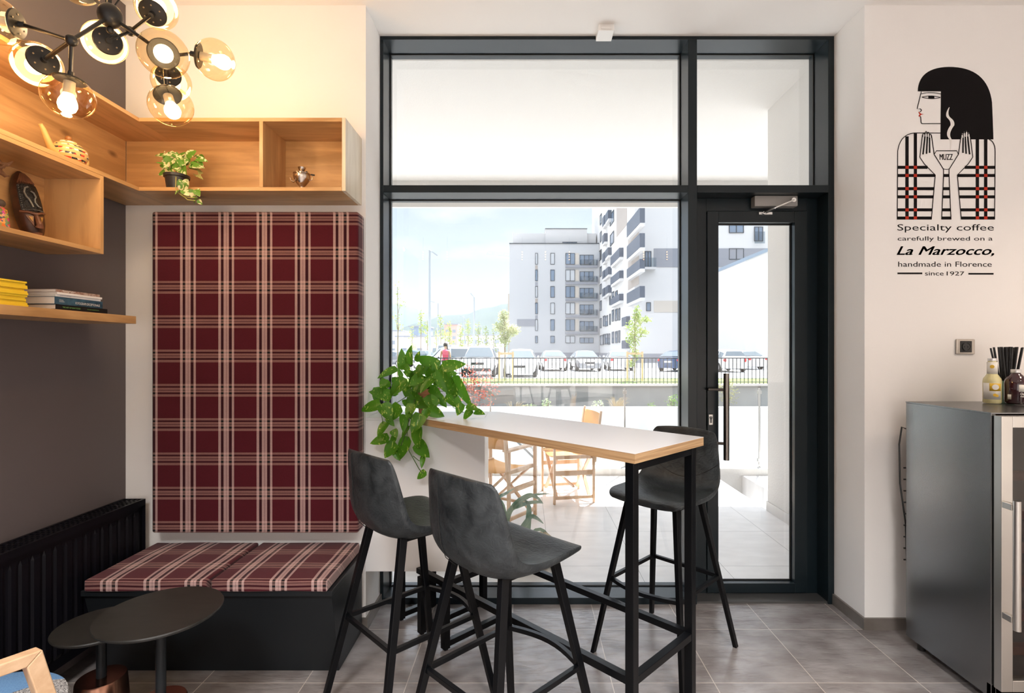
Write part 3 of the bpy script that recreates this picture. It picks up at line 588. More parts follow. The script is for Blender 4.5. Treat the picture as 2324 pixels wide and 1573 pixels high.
# ---------------------------------------------------------------- things on the shelves
def teapot():
    t = thing('teapot', 'yellow patterned ceramic teapot standing inside the corner shelf', 'teapot', (-1.945, 2.228, zb + th))
    m = mat('yellow glazed clay', (.62, .42, .16), .3); t_ = m.node_tree; b = t_.nodes['Principled BSDF']; g = N(t_, 'ShaderNodeTexCoord')
    v = N(t_, 'ShaderNodeTexVoronoi'); v.inputs['Scale'].default_value = 70; L(t_, g.outputs['Object'], v.inputs[0])
    s = N(t_, 'ShaderNodeSeparateXYZ'); L(t_, g.outputs['Object'], s.inputs[0]); w = N(t_, 'ShaderNodeMath', operation='MULTIPLY'); w.inputs[1].default_value = 55; L(t_, s.outputs[2], w.inputs[0])
    f = N(t_, 'ShaderNodeMath', operation='FRACT'); L(t_, w.outputs[0], f.inputs[0]); k = N(t_, 'ShaderNodeMath', operation='LESS_THAN'); k.inputs[1].default_value = .38; L(t_, f.outputs[0], k.inputs[0])
    r = N(t_, 'ShaderNodeValToRGB'); c = r.color_ramp; c.interpolation = 'CONSTANT'; c.elements[0].color = (.03, .03, .04, 1); c.elements[1].position = .3; c.elements[1].color = (.7, .5, .2, 1)
    for p_, cc in ((.5, (.55, .05, .03, 1)), (.72, (.75, .7, .6, 1))): e = c.elements.new(p_); e.color = cc
    s2_ = N(t_, 'ShaderNodeSeparateColor'); L(t_, v.outputs['Color'], s2_.inputs[0]); L(t_, s2_.outputs[0], r.inputs[0])
    x = N(t_, 'ShaderNodeMix', data_type='RGBA'); L(t_, k.outputs[0], x.inputs[0]); x.inputs[6].default_value = (.66, .44, .17, 1); L(t_, r.outputs[0], x.inputs[7]); L(t_, x.outputs[2], b.inputs['Base Color'])
    pl = mat('plain yellow clay', (.64, .42, .15), .3)
    MB().lathe([(.0, 0), (.04, 0), (.058, .02), (.068, .045), (.064, .068), (.045, .088), (.03, .094), (.0, .094)], (0, 0, 0), 40, cap=False).build('body', m, t, smooth=True, angle=None)
    l = MB().lathe([(.034, .092), (.03, .100), (.010, .106), (.0, .106)], (0, 0, 0), 32, cap=False).build('lid', m, t, smooth=True)
    MB().sphere((0, 0, .115), .0125, 16, 10).build('knob', mat('brown clay', (.30, .13, .04), .3), l, smooth=True)
    MB().tube([(0, -.055, .03), (0, -.085, .048), (0, -.103, .08), (0, -.118, .108), (0, -.130, .122)], .016, 14, .007).build('spout', pl, t, smooth=True)
    MB().tube([(0, .052 + .045 * math.sin(a), .048 + .034 * math.cos(a)) for a in [math.pi * k / 12 for k in range(13)]], .0065, 10).build('handle', pl, t, smooth=True)
teapot()

def mask():
    t = thing('carved_mask', 'dark carved wooden face mask leaning inside the box shelf', 'mask', (-2.035, 2.165, zl + th), math.radians(-22))
    # a tall oval shield facing the room, leaning on the back board; local x = out of the wall, y along, z up
    H = .298; prof = [(0, .012), (.03, .026), (.08, .040), (.16, .052), (.24, .060), (.32, .064), (.45, .066), (.60, .064), (.72, .060), (.82, .052), (.90, .040), (.96, .025), (1, .008)]
    prof = [(a_, b_ * .74) for a_, b_ in prof]; m1 = mat('dark red brown carved wood', (.035, .014, .008), .35, var=((.075, .028, .014), 30)); m2 = mat('black carved wood', (.010, .009, .009), .4, bump=(160, .6))
    m3 = mat('reddish carved wood', (.20, .085, .045), .35, var=((.12, .05, .03), 40)); m4 = mat('yellow painted wood', (.45, .25, .06), .5); m5 = mat('carved dots in pewter', (.20, .20, .19), .4, .4)
    lean = Matrix.Rotation(math.radians(-10), 4, 'Y') @ Matrix.Rotation(math.radians(6), 4, 'X')
    def P(y, z, d=0):
        w = next(a[1] + (b[1] - a[1]) * (z - a[0]) / (b[0] - a[0]) for a, b in zip(prof, prof[1:]) if z <= b[0] + 1e-9); k = min(1, abs(y))
        return lean @ Vector((.012 + .045 * math.sqrt(max(0, 1 - k * k)) * (w / .049) + d, y * w, z * H))
    R = [[P(y, z) for y in (-1, -.92, -.75, -.5, -.25, 0, .25, .5, .75, .92, 1)] + [lean @ Vector((.0, .9 * w, z * H)), lean @ Vector((.0, -.9 * w, z * H))] for z, w in prof]
    MB().grid(R, True).build('body', m1, t, smooth=True, angle=None)
    MB().grid([[P(y, z, .004) for y in (-.78, -.4, 0, .4, .78)] for z in (.40, .5, .6, .7, .78)]).build('forehead_plate', m2, t, smooth=True)
    q = MB(); q.tube([P(y, z, .007) for y, z in ((-.1, .74), (-.35, .72), (-.45, .66), (-.38, .60), (-.25, .56), (-.15, .50), (-.1, .45))], .0035, 6).tube([P(y, z, .007) for y, z in ((.0, .68), (.2, .66), (.28, .60), (.15, .57), (.1, .52), (.3, .47), (.45, .46))], .0035, 6)
    for i in range(12): q.sphere(P(-.70, .42 + i * .03, .006), .002, 6, 4)
    for i in range(14): q.sphere(P(-.65 + i * .1, .415, .006), .002, 6, 4)
    q.build('relief', m5, t)
    MB().tube([P(-.85, .40, .003), P(-.5, .385, .006), P(0, .35, .010), P(.5, .385, .006), P(.85, .40, .003)], .005, 8).build('brow', m3, t, smooth=True)
    e = MB()
    for s in (-1, 1): e.prism([P(s * .65, .345, .002), P(s * .18, .33, .003), P(s * .30, .20, .003)], (.003, 0, 0))
    e.build('eye_carving', m3, t)
    for s in (-1, 1): MB().prism([P(s * .52, .325, .0055), P(s * .28, .318, .006), P(s * .33, .25, .006)], (.002, 0, 0)).build('eye_paint', m4, t)
    MB().tube([P(0, .37, .002), P(0, .28, .010), P(0, .20, .020), P(0, .17, .016)], .006, 10, .013).build('nose', m3, t, smooth=True)
    MB().grid([[P(y, z, .012 - abs(y) * .012) for y in (-.55, -.25, 0, .25, .55)] for z in (.06, .085, .11)]).build('mouth', m3, t, smooth=True)
    hair = MB()
    for i in range(9): hair.tube([P(-.7 + i * .17, .80, .003), P((-.7 + i * .17) * .75, .88, .003), P((-.7 + i * .17) * .4, .95, .002)], .003, 6)
    hair.build('hair_grooves', m3, t, smooth=True)
mask()

def figurine():
    c = at(7, 485, 1.86)
    t = thing('figurine', 'small brightly painted clay figure at the left of the box shelf', 'figurine', (-2.0, 1.992, zl + th))
    m = mat('painted clay', (.30, .06, .03), .5); t_ = m.node_tree; b = t_.nodes['Principled BSDF']; g = N(t_, 'ShaderNodeTexCoord'); v = N(t_, 'ShaderNodeTexVoronoi'); v.inputs['Scale'].default_value = 120; L(t_, g.outputs['Object'], v.inputs[0])
    mx_ = N(t_, 'ShaderNodeMix', data_type='RGBA', blend_type='MULTIPLY'); mx_.inputs[0].default_value = 1; L(t_, v.outputs['Color'], mx_.inputs[6]); mx_.inputs[7].default_value = (.7, .35, .3, 1); L(t_, mx_.outputs[2], b.inputs['Base Color'])
    MB().lathe([(.0, 0), (.026, 0), (.028, .03), (.024, .07), (.020, .095), (.010, .105), (.0, .106)], (0, 0, 0), 24, cap=False).build('body', m, t, smooth=True)
    MB().sphere((0, 0, .118), .016, 16, 10).build('head', mat('dark clay', (.07, .05, .04), .6), t, smooth=True)
figurine()
def driftwood():
    random.seed(5); m = MB()
    b = Vector((-1.995, 1.955, zb - th - .105))
    t = thing('ornament', 'rough brown carved ornament hanging at the left edge under the corner shelf', 'ornament', b)
    m.tube([(0, 0, .105), (0, .0, .085)], .004, 6)
    m.sphere((0, 0, .045), .034, 14, 10, (1, .8, 1.2))
    for i in range(9):
        a = i * .7; d = Vector((math.cos(a), math.sin(a), .5 * math.sin(i * 2.1))); m.tube([d * .02 + Vector((0, 0, .045)), d * .045 + Vector((0, 0, .04)), d * .058 + Vector((0, 0, .05))], .011, 7, .002)
    m.build('carving', mat('brown rough wood', (.18, .09, .045), .7, bump=(80, .6)), t, smooth=True, angle=50)
driftwood()

# magazines and books
M_YEL = mat('yellow magazine spine', (.80, .56, .03), .4); M_PAP = mat('paper block', (.75, .72, .66), .7, bump=(400, .3, (1, 1, 12)))
def book(name, x, y, z, w, l, h, cover, label, cat='book', group=None, rot=0, texts=()):
    """x: spine plane, y: start, z: underside; w depth, l length, h thickness"""
    t = thing(name, label, cat, (x - w / 2, y + l / 2, z), rot, group)
    c = .0016 if h > .012 else .0006
    MB().box(-w / 2, w / 2, -l / 2, l / 2, 0, c).box(-w / 2, w / 2, -l / 2, l / 2, h - c, h).box(w / 2 - c, w / 2, -l / 2, l / 2, c, h - c).build('cover', cover, t)
    box('pages', M_PAP, t, (-w / 2 + .002, w / 2 - c, -l / 2 + .002, l / 2 - .002, c, h - c), world=False)
    for (s, yy, ww, zz, hh, mm, bo) in texts:
        text('spine_title', s, mm, (w / 2 + .0001, -l / 2 + yy, zz), (0, 1, 0), (0, 0, 1), ww, hh, t, bo, world=False)
    return t
zz = 1.6425; random.seed(11)
ORD = ['bottom one', 'second from the bottom', 'third from the bottom', 'fourth from the bottom', 'fifth from the bottom', 'sixth from the bottom', 'middle one', 'sixth from the top', 'fifth from the top', 'fourth from the top', 'third from the top', 'second from the top', 'topmost one']
for i in range(13):
    h = random.choice((.0060, .0068, .0075)); book('magazine', -1.874 + random.uniform(-.004, .006), 1.71 + random.uniform(-.005, .005), zz, .175, .255, h, M_YEL,
        'yellow magazine in the stack on the plank shelf, ' + ORD[i], 'magazine', 'yellow magazines stacked on the plank shelf'); zz += h + .0003
M_WT, M_GRN, M_RD = mat('white print', (.75, .75, .75), .5), mat('green print', (.16, .35, .10), .5), mat('red print', (.5, .08, .05), .5)
zz = 1.6425
book('book', -1.866, 2.079, zz, .20, .258, .020, mat('black book cover', (.008, .010, .011), .35), 'black book at the bottom of the book stack, with green lettering on its spine', texts=[('THE ART OF RAW FOOD', .03, .085, .007, .0062, M_GRN, .01), ('PAULINA NORDSTROEM', .15, .06, .008, .0045, M_GRN, 0)]); zz += .0205
book('book', -1.872, 2.082, zz, .20, .236, .031, mat('blue cloudy book cover', (.012, .045, .085), .35, var=((.05, .12, .18), 25)), 'thick blue photography book with white spine lettering in the book stack', texts=[('FOTOGRAFII EXCEPTIONALE', .095, .125, .007, .010, M_WT, .004), ('NATIONAL\nGEOGRAPHIC', .019, .024, .010, .010, M_WT, .004)]); zz += .0315
book('book', -1.872, 2.085, zz, .195, .222, .0085, M_WT, 'thin white paperback lying directly on the blue book', texts=[('JURNAL DE CALATORIE', .02, .05, .003, .0028, M_GASKET, 0)]); zz += .009
book('book', -1.868, 2.088, zz, .195, .222, .0085, M_WT, 'thin white paperback second from the top of the book stack'); zz += .009
book('book', -1.872, 2.086, zz, .195, .217, .011, mat('brown picture spine', (.20, .09, .07), .4, var=((.45, .35, .3), 60)), 'book with a brown red spine lying on top of the book stack', texts=[('fotografie!', .03, .06, .002, .0075, M_WT, .01), ('MARIA OPREA', .13, .05, .003, .003, M_WT, 0)])

# ---------------------------------------------------------------- plants
def leafmat(name, c1, c2, scale, lo, hi, trans=.35, rough=.3, stretch=(1, 1, 1)):
    m = mat(name, c1, rough); t = m.node_tree; b = t.nodes['Principled BSDF']; g = N(t, 'ShaderNodeTexCoord')
    q = N(t, 'ShaderNodeMapping'); q.inputs['Scale'].default_value = stretch; L(t, g.outputs['Object'], q.inputs[0])
    n = N(t, 'ShaderNodeTexNoise'); n.inputs['Scale'].default_value = scale; n.inputs['Detail'].default_value = 4; n.inputs['Distortion'].default_value = 1; L(t, q.outputs[0], n.inputs[0])
    r = N(t, 'ShaderNodeValToRGB'); r.color_ramp.elements[0].position = lo; r.color_ramp.elements[1].position = hi; r.color_ramp.elements[0].color = (*c1, 1); r.color_ramp.elements[1].color = (*c2, 1)
    L(t, n.outputs[0], r.inputs[0]); L(t, r.outputs[0], b.inputs['Base Color'])
    if trans:
        tl = N(t, 'ShaderNodeBsdfTranslucent'); L(t, r.outputs[0], tl.inputs[0]); x = N(t, 'ShaderNodeMixShader'); x.inputs[0].default_value = trans
        o = t.nodes['Material Output']; L(t, b.outputs[0], x.inputs[1]); L(t, tl.outputs[0], x.inputs[2]); L(t, x.outputs[0], o.inputs[0])
    return m
def potted(name, label, cat, potc, potprof, pm, leaves, lm, stems, sm, scale, ox, oy, Yf):
    t = thing(name, label, cat, potc)
    p_ = MB().lathe(potprof, potc, 36, cap=False).build('pot', pm, t, world=True, smooth=True, angle=30)
    rr, hh = potprof[2][0] if len(potprof) > 2 else .05, potprof[-3][1]
    MB().lathe([(.0, 0), (potprof[-1][0] * .98, 0)], Vector(potc) + Vector((0, 0, potprof[-1][1])), 24, cap=False).build('soil', mat('potting soil', (.03, .02, .012), .9), p_, world=True)
    lf = MB()
    for i, a in enumerate(leaves):
        x0_, y0_, x1_, y1_, w, Y0_, Y1_ = a[:7]
        A = at(ox + x0_ / scale, oy + y0_ / scale, Y0_); B = at(ox + x1_ / scale, oy + y1_ / scale, Y1_)
        nrm = Vector((random.uniform(-.8, .8), -1, random.uniform(-.1, 1.1))); lf.leaf(A, B, nrm, w, random.uniform(.06, .2), random.uniform(.05, .25))
    f_ = lf.build('foliage', lm, t, world=True, smooth=True, angle=None, recalc=False)
    s_ = MB()
    for st_ in stems: s_.tube([at(ox + x / scale, oy + y / scale, Y) for x, y, Y in st_], .0022, 6)
    s_.build('stems', sm, t, world=True, smooth=True)
    return t
random.seed(3)
LV = [(495, 350, 490, 175, .5), (575, 300, 560, 145, .62), (640, 270, 655, 178, .8), (450, 335, 278, 402, .5), (865, 325, 672, 235, .62), (878, 320, 1077, 290, .55), (845, 345, 925, 540, .6), (375, 470, 285, 520, .8),
      (390, 620, 212, 560, .72), (262, 515, 235, 655, .7), (285, 690, 100, 728, .6), (285, 685, 372, 815, .85), (480, 700, 365, 820, .9), (540, 440, 405, 560, .8), (690, 400, 588, 482, .75), (810, 420, 690, 548, .7), (950, 430, 1005, 562, .8), (1000, 400, 1130, 662, .35),
      (925, 600, 1072, 705, .75), (830, 590, 917, 695, .6), (740, 600, 805, 712, .8), (745, 720, 872, 800, .75), (545, 600, 722, 712, .6), (520, 640, 535, 705, .8), (600, 680, 545, 800, .75), (500, 785, 508, 932, .55), (690, 785, 600, 932, .75), (745, 735, 710, 832, .8),
      (355, 868, 258, 992, .75), (400, 940, 432, 1002, .9), (368, 1020, 203, 1062, .65), (425, 1065, 330, 1190, .8), (560, 1010, 465, 1205, .62), (650, 910, 640, 1085, .72), (640, 1060, 725, 1190, .85), (565, 905, 488, 998, .65), (705, 1200, 685, 1297, .5), (735, 1360, 652, 1415, .8),
      (1085, 675, 1045, 782, .7), (1190, 745, 1106, 818, .8), (1130, 700, 1226, 732, .55), (1210, 760, 1282, 772, .6), (340, 815, 402, 892, .6), (640, 330, 700, 380, .9), (560, 470, 520, 590, .8), (470, 480, 380, 580, .8), (700, 480, 600, 590, .8), (770, 520, 860, 600, .6),
      (420, 1150, 462, 1232, .7), (760, 430, 790, 330, .8), (700, 300, 640, 400, .8), (900, 360, 965, 410, .9), (330, 440, 282, 500, .9), (500, 300, 560, 360, .7), (840, 700, 800, 610, .7), (970, 590, 1010, 500, .7), (430, 1000, 380, 1090, .7), (1030, 530, 1010, 620, .6),
      (600, 840, 560, 780, .8), (530, 560, 640, 620, .6), (760, 370, 690, 320, .8)]
leaves = []
for i, (a, b, c, d, w) in enumerate(LV):
    Y = 2.86 - .13 * (1 if b > 650 else 0) - .03 * random.random() * (2 if b < 650 else 1); Y = 2.70 if (b > 760 and a < 760) else Y
    c, d = a + (c - a) * 1.22, b + (d - b) * 1.22; leaves.append((a, b, c, d, w * 1.08, Y, Y - random.uniform(.0, .05)))
for i in range(40):
    a, b = random.uniform(400, 980), random.uniform(330, 640); an = random.uniform(0, 6.28); leaves.append((a, b, a + 110 * math.cos(an), b + 110 * math.sin(an), .75, 2.93, 2.95))
SC = 1748 / 400
pc = at(800 + 745 / SC, 760 + 700 / SC, 2.90); pc.z = zt2
st_ = [[(700 + dx, 560, 2.9), (650 + dx * .6, 640, 2.82), (600, 760, 2.72), (560 + dx * .3, 900, 2.70), (520, 1000, 2.70), (480, 1100, 2.70)] for dx in (-60, 40)]
st_ += [[(640, 600, 2.86), (560, 800, 2.72), (540, 1000, 2.70), (560, 1150, 2.70), (610, 1240, 2.70), (660, 1330, 2.70), (700, 1375, 2.70)], [(600, 1200, 2.70), (660, 1250, 2.70), (700, 1230, 2.70)], [(620, 560, 2.86), (430, 680, 2.78), (290, 800, 2.70), (300, 880, 2.70), (350, 900, 2.70)],
        [(800, 560, 2.9), (930, 560, 2.85), (1000, 720, 2.82), (1100, 770, 2.80)], [(700, 560, 2.9), (560, 440, 2.88), (480, 340, 2.86)], [(740, 560, 2.9), (760, 420, 2.88), (860, 330, 2.86)], [(700, 560, 2.9), (620, 420, 2.88), (570, 300, 2.86)], [(690, 560, 2.9), (500, 520, 2.86), (400, 600, 2.83), (300, 690, 2.8)]]
potted('pothos', 'trailing green pothos in a terracotta pot on the white cabinet by the window', 'plant', (pc.x, pc.y, zt2), [(.0, 0), (.045, 0), (.047, .003), (.060, .115), (.066, .117), (.068, .145), (.062, .145), (.060, .13)], mat('terracotta', (.42, .16, .08), .7, var=((.50, .22, .12), 20)),
       leaves, leafmat('pothos leaf', (.095, .28, .02), (.52, .66, .13), 75, .60, .66, .5, .25, (1, 1, .45)), st_, mat('green stem', (.07, .14, .03), .5), SC, 800, 760, 2.8)
# variegated plant on the corner shelf; coordinates from its own enlarged view
random.seed(9); SC2 = 2324 / 540; lv = []
for a, b, c, d, w in [(325, 235, 228, 212, .6), (320, 200, 318, 180, .8), (340, 200, 420, 320, .8), (420, 250, 485, 372, .7), (470, 240, 520, 190, .9), (540, 240, 603, 185, .9), (500, 250, 470, 320, .9), (560, 240, 520, 310, .9), (600, 250, 640, 220, .8), (620, 260, 708, 270, .5), (600, 300, 560, 330, .8), (640, 320, 695, 345, .4),
                     (560, 320, 660, 330, .5), (400, 200, 440, 240, .9), (300, 310, 240, 295, .4), (330, 340, 275, 320, .5), (380, 350, 300, 280, .5), (410, 385, 272, 405, .5), (520, 480, 470, 560, .9), (555, 490, 500, 480, .9), (500, 560, 545, 610, .8), (470, 570, 422, 600, .8), (600, 560, 585, 630, .8), (620, 560, 648, 610, .7), (640, 640, 605, 690, .7), (640, 660, 675, 700, .8), (350, 330, 400, 300, .8), (450, 330, 410, 280, .8), (650, 280, 690, 320, .5)]:
    Y = 2.56 if b < 420 else 2.495; c, d = a + (c - a) * 1.2, b + (d - b) * 1.2; lv.append((a, b, c, d, w * 1.25, Y, Y - random.uniform(-.02, .03)))
for i in range(22):
    a, b = random.uniform(320, 640), random.uniform(220, 360); an = random.uniform(0, 6.28); lv.append((a, b, a + 60 * math.cos(an), b + 55 * math.sin(an), .8, random.uniform(2.58, 2.66), random.uniform(2.58, 2.66)))
pc = at(300 + 435 / SC2, 0, 2.575)
s_ = [[(430, 380, 2.60), (428, 440, 2.53), (425, 530, 2.50), (430, 580, 2.495), (500, 630, 2.495), (580, 640, 2.495), (620, 640, 2.495)], [(470, 600, 2.495), (540, 660, 2.495), (620, 670, 2.495)]]
for k in range(9): s_.append([(560, 330 + k * 3, 2.62), (620 + k * 6, 330 + k * 6, 2.60), (650 + k * 5, 400, 2.58), (690 - k * 9, 460 - k * 4, 2.58), (600 + k * 4, 410 + k * 2, 2.60)])
potted('variegated_pothos', 'small pothos with cream edged leaves in a black pot on the corner shelf', 'plant', (pc.x, 2.575, zb + th), [(.0, 0), (.040, 0), (.042, .002), (.050, .060), (.056, .062), (.057, .075), (.053, .075), (.051, .07)], mat('black plastic pot', (.02, .02, .022), .35),
       lv, leafmat('variegated leaf', (.11, .26, .03), (.74, .70, .40), 34, .53, .58, .2, .35), s_, mat('pale stem', (.35, .33, .10), .5), SC2, 300, 300, 2.6)

# samovar
M_SAM = mat('old nickel', (.50, .42, .36), .18, 1.0)
p0 = at(300 + 1658 / SC2, 0, 2.565); sv = thing('samovar', 'small shiny metal samovar in the right compartment of the corner shelf', 'samovar', (p0.x, 2.565, zb + th)); o = Vector((p0.x, 2.565, zb + th))
MB().lathe([(.0, 0), (.017, 0), (.017, .006), (.011, .010), (.012, .016), (.022, .028), (.034, .045), (.040, .060), (.041, .068), (.038, .070), (.037, .074), (.041, .077), (.041, .080), (.034, .083), (.0, .084)], o, 36, cap=False).build('body', M_SAM, sv, world=True, smooth=True, angle=40)
MB().lathe([(.020, .083), (.012, .088), (.010, .094), (.015, .099), (.019, .110), (.018, .111), (.0, .104)], o, 28, cap=False).build('crown', M_SAM, sv, world=True, smooth=True, angle=40)
MB().tube([o + Vector((-.038, 0, .04)), o + Vector((-.052, 0, .045)), o + Vector((-.058, 0, .062))], .005, 8, .003).build('spout', M_SAM, sv, world=True, smooth=True)
h_ = MB().tube([o + Vector((.036, 0, .048)), o + Vector((.050, 0, .05)), o + Vector((.052, 0, .072)), o + Vector((.042, 0, .076))], .002, 8).build('handle', M_SAM, sv, world=True, smooth=True)
MB().tube([o + Vector((.045, 0, .076)), o + Vector((.062, 0, .073))], .004, 8).build('grip', M_CHB, h_, world=True, smooth=True)
MB().sphere(o + Vector((-.020, 0, .088)), .005, 10, 8).sphere(o + Vector((.023, 0, .088)), .005, 10, 8).build('knobs', M_CHB, sv, world=True, smooth=True)['kind'] = 'stuff'
MB().tube([o + Vector((-.012, -.034, .034)), o + Vector((-.012, -.048, .034))], .003, 8).tube([o + Vector((-.012, -.044, .034)), o + Vector((-.012, -.044, .046))], .002, 8).build('tap', M_SAM, sv, world=True, smooth=True)

# ---------------------------------------------------------------- wall graphic (vinyl on the wall), right
sg = thing('wall_graphic', 'black and red wall graphic of a woman holding a coffee cup with lettering', 'wall graphic', (2.25, YW, 1.9))
M_INK, M_RED, M_WHT = mat('black vinyl', (.004, .003, .0035), .6, spec=.15), mat('red vinyl', (.50, .035, .015), .6, spec=.15), mat('white vinyl', (.82, .80, .77), .5)
GS = 1060 / 364
def G(x, y, d=0): p = at(1960 + x / GS, 120 + y / GS, YW); p.y = YW - .0004 - d; return p
def fill(name, polys, m, d=.0002, lab=None):
    b = MB()
    for po in polys: b.prism([G(x, y, d) for x, y in po], (0, -.0004, 0))
    o = b.build(name, m, sg, world=True, recalc=True)
    if lab: o['label'] = lab
    return o
def line(b, pts, w=5, d=.0013, closed=False):
    pts = [Vector((x, y)) for x, y in pts]; n = len(pts); Lf, Rt = [], []
    for i, p in enumerate(pts):
        a = pts[(i - 1) % n] if closed or i > 0 else p; c = pts[(i + 1) % n] if closed or i < n - 1 else p
        dd = (c - a).normalized(); q = Vector((-dd.y, dd.x)) * w / 2; Lf.append(p + q); Rt.append(p - q)
    m_ = n if closed else n - 1
    for i in range(m_):
        j = (i + 1) % n; b.prism([G(*Lf[i], d), G(*Lf[j], d), G(*Rt[j], d), G(*Rt[i], d)], (0, -.0004, 0))
def arc(p, c, q, k=10):  # quadratic curve
    return [((1 - t) ** 2 * p[0] + 2 * t * (1 - t) * c[0] + t * t * q[0], (1 - t) ** 2 * p[1] + 2 * t * (1 - t) * c[1] + t * t * q[1]) for t in [i / k for i in range(k + 1)]]
def rect(x0, x1, y0, y1): return [(x0, y0), (x1, y0), (x1, y1), (x0, y1)]
hair_top = arc((357, 255), (362, 98), (560, 93), 14) + arc((560, 93), (820, 92), (848, 330), 16)[1:] + [(853, 450), (857, 572), (507, 572), (510, 255)]
fill('hair', [hair_top], M_INK)
bars = []
for y, sl in ((757, [(222, 422), (668, 866)]), (811, [(222, 470), (527, 563), (620, 866)]), (898, [(222, 464), (523, 567), (626, 866)]), (952, [(222, 459), (521, 569), (631, 865)]), (1038, [(221, 452), (517, 573), (638, 865)]), (1092, [(220, 447), (515, 575), (643, 864)])):
    for a, b in sl: bars.append(rect(a, b, y - 10, y + 10))
for a, b, y in ((275, 297, 552), (331, 352, 533), (740, 762, 570), (795, 817, 570)): bars.append(rect(a, b, y, 1101))
fill('tartan_bars', bars, M_INK, .0002)['kind'] = 'stuff'
fill('tartan_squares', [rect(cx - 11, cx + 11, y - 10, y + 10) for cx in (286, 341, 751, 806) for y in (757, 811, 898, 952, 1038, 1091)], M_RED, .0008, 'red squares of the tartan')['kind'] = 'stuff'
fill('hand', [[(1090 - x, y) for x, y in ((388, 573), (389, 545), (397, 527), (404, 534), (411, 514), (419, 530), (426, 520), (433, 536), (440, 532), (447, 546), (450, 573))]], M_WHT, .0006, 'white fingertips in front of the hair')
b = MB()
line(b, [(221, 1102), (224, 650)] + arc((224, 650), (240, 530), (350, 530), 10)[1:] + [(507, 531)]); line(b, [(864, 1102), (868, 655)] + arc((868, 655), (868, 590), (828, 572), 6)[1:])
line(b, [(380, 257), (352, 371), (375, 372)] + arc((375, 372), (388, 382), (370, 391), 5)[1:]); line(b, [(372, 420), (376, 425), (378, 460)] + arc((378, 460), (380, 468), (390, 469), 4)[1:] + [(508, 468)])
line(b, arc((378, 273), (440, 255), (510, 273), 8), 4); line(b, arc((383, 294), (445, 276), (506, 296), 8), 4); line(b, arc((383, 294), (445, 312), (506, 296), 8), 4)
for s in (0, 1):
    mfx = (lambda x: 1090 - x) if s else (lambda x: x)
    mm_ = lambda pts: [(mfx(x), y) for x, y in pts]
    line(b, mm_([(388, 540), (370, 690), (400, 735), (472, 808), (446, 1102)])); line(b, mm_([(447, 545), (465, 672), (527, 771), (527, 810), (514, 1102)]))
    for x, y0_, y1_, xb in ((402, 540, 672, 391), (418, 540, 668, 414), (432, 548, 662, 435)): line(b, mm_([(x + 2, y0_ + 14), (xb, y1_)]), 9)
    for xa, xb, y in ((389, 404, 533), (404, 419, 520), (419, 433, 526), (433, 447, 538)): line(b, mm_([(xa, y + 24)] + arc((xa, y + 12), ((xa + xb) / 2, y - 14), (xb, y + 12), 8) + [(xb, y + 24)]), 4)
line(b, [(467, 668), (480, 648), (613, 648), (624, 668)]); line(b, arc((527, 768), (545, 774), (565, 768), 4), 4)
b.build('outlines', M_INK, sg, world=True)['kind'] = 'stuff'
fill('pupil', [rect(427, 467, 286, 303)], M_INK)
fill('lips', [[(360, 390), (368, 392), (378, 403), (397, 405), (378, 410), (370, 422), (361, 418), (370, 408)]], M_RED, .0004, 'red lips')
stl = arc((565, 360), (540, 410), (562, 430), 8) + arc((562, 430), (590, 452), (585, 480), 8)[1:] + arc((585, 480), (548, 530), (565, 560), 8)[1:] + arc((565, 560), (588, 590), (570, 646), 8)[1:]
b = MB(); nS = len(stl)
for i in range(nS - 1):
    w0, w1_ = 3 + 22 * math.sin(math.pi * (i / nS) ** .8), 3 + 22 * math.sin(math.pi * ((i + 1) / nS) ** .8)
    (x, y), (x2, y2) = stl[i], stl[i + 1]; b.prism([G(x - w0 / 2, y, .0010), G(x + w0 / 2, y, .0010), G(x2 + w1_ / 2, y2, .0010), G(x2 - w1_ / 2, y2, .0010)], (0, -.0003, 0))
o = b.build('steam', M_WHT, sg, world=True); o['label'] = 'white wisp of steam'
def gt(s, x0, y1, x1, y0, **k):
    A, B = G(x0, y1), G(x1, y0); text('lettering', s, M_INK, A, (1, 0, 0), (0, 0, 1), B.x - A.x, B.z - A.z, sg, **k)
[gt('MUZZ', 501 + q, 708, 587 + q, 669) for q in (0, 2)]; gt('Specialty coffee', 222, 1188, 860, 1133, bold=.0); gt('carefully brewed on a', 224, 1250, 852, 1213, bold=.0)
[gt('La Marzocco,', 217 + q, 1345 - r_, 858 + q, 1280 - r_, shear=.35) for q, r_ in ((0, 0), (3, 0), (1.5, 1.5), (4.5, 1))]; gt('handmade in Florence', 228, 1414, 846, 1380, bold=.0); gt('since', 405, 1472, 528, 1445, bold=.0); gt('1927', 548, 1472, 665, 1445, bold=.005)
fill('underline', [rect(223, 387, 1452, 1463)], M_INK); fill('underline', [rect(692, 858, 1455, 1466)], M_INK)

# power socket
c = at(2188.5, 787, YW); so = thing('power_socket', 'dark power socket with a bronze frame on the wall below the graphic', 'socket', (c.x, YW, c.z))
box('frame', mat('bronze grey metal', (.42, .38, .34), .3, .9), so, (c.x - .049, c.x + .049, YW - .010, YW - .0005, c.z - .040, c.z + .040), .004)
box('insert', M_CHB, so, (c.x - .030, c.x + .030, YW - .013, YW - .010, c.z - .030, c.z + .030), .002)
MB().lathe([(.022, 0), (.022, .003), (.019, .003), (.018, .001), (.0, .001)], (c.x, YW - .013, c.z), 28, (0, -1, 0), cap=False).lathe([(.003, .001), (.003, .003)], (c.x - .0095, YW - .013, c.z), 10, (0, -1, 0)).lathe([(.003, .001), (.003, .003)], (c.x + .0095, YW - .013, c.z), 10, (0, -1, 0)).build('plug_hole', mat('black plastic', (.02, .02, .02), .3), so, world=True, smooth=True, angle=30)

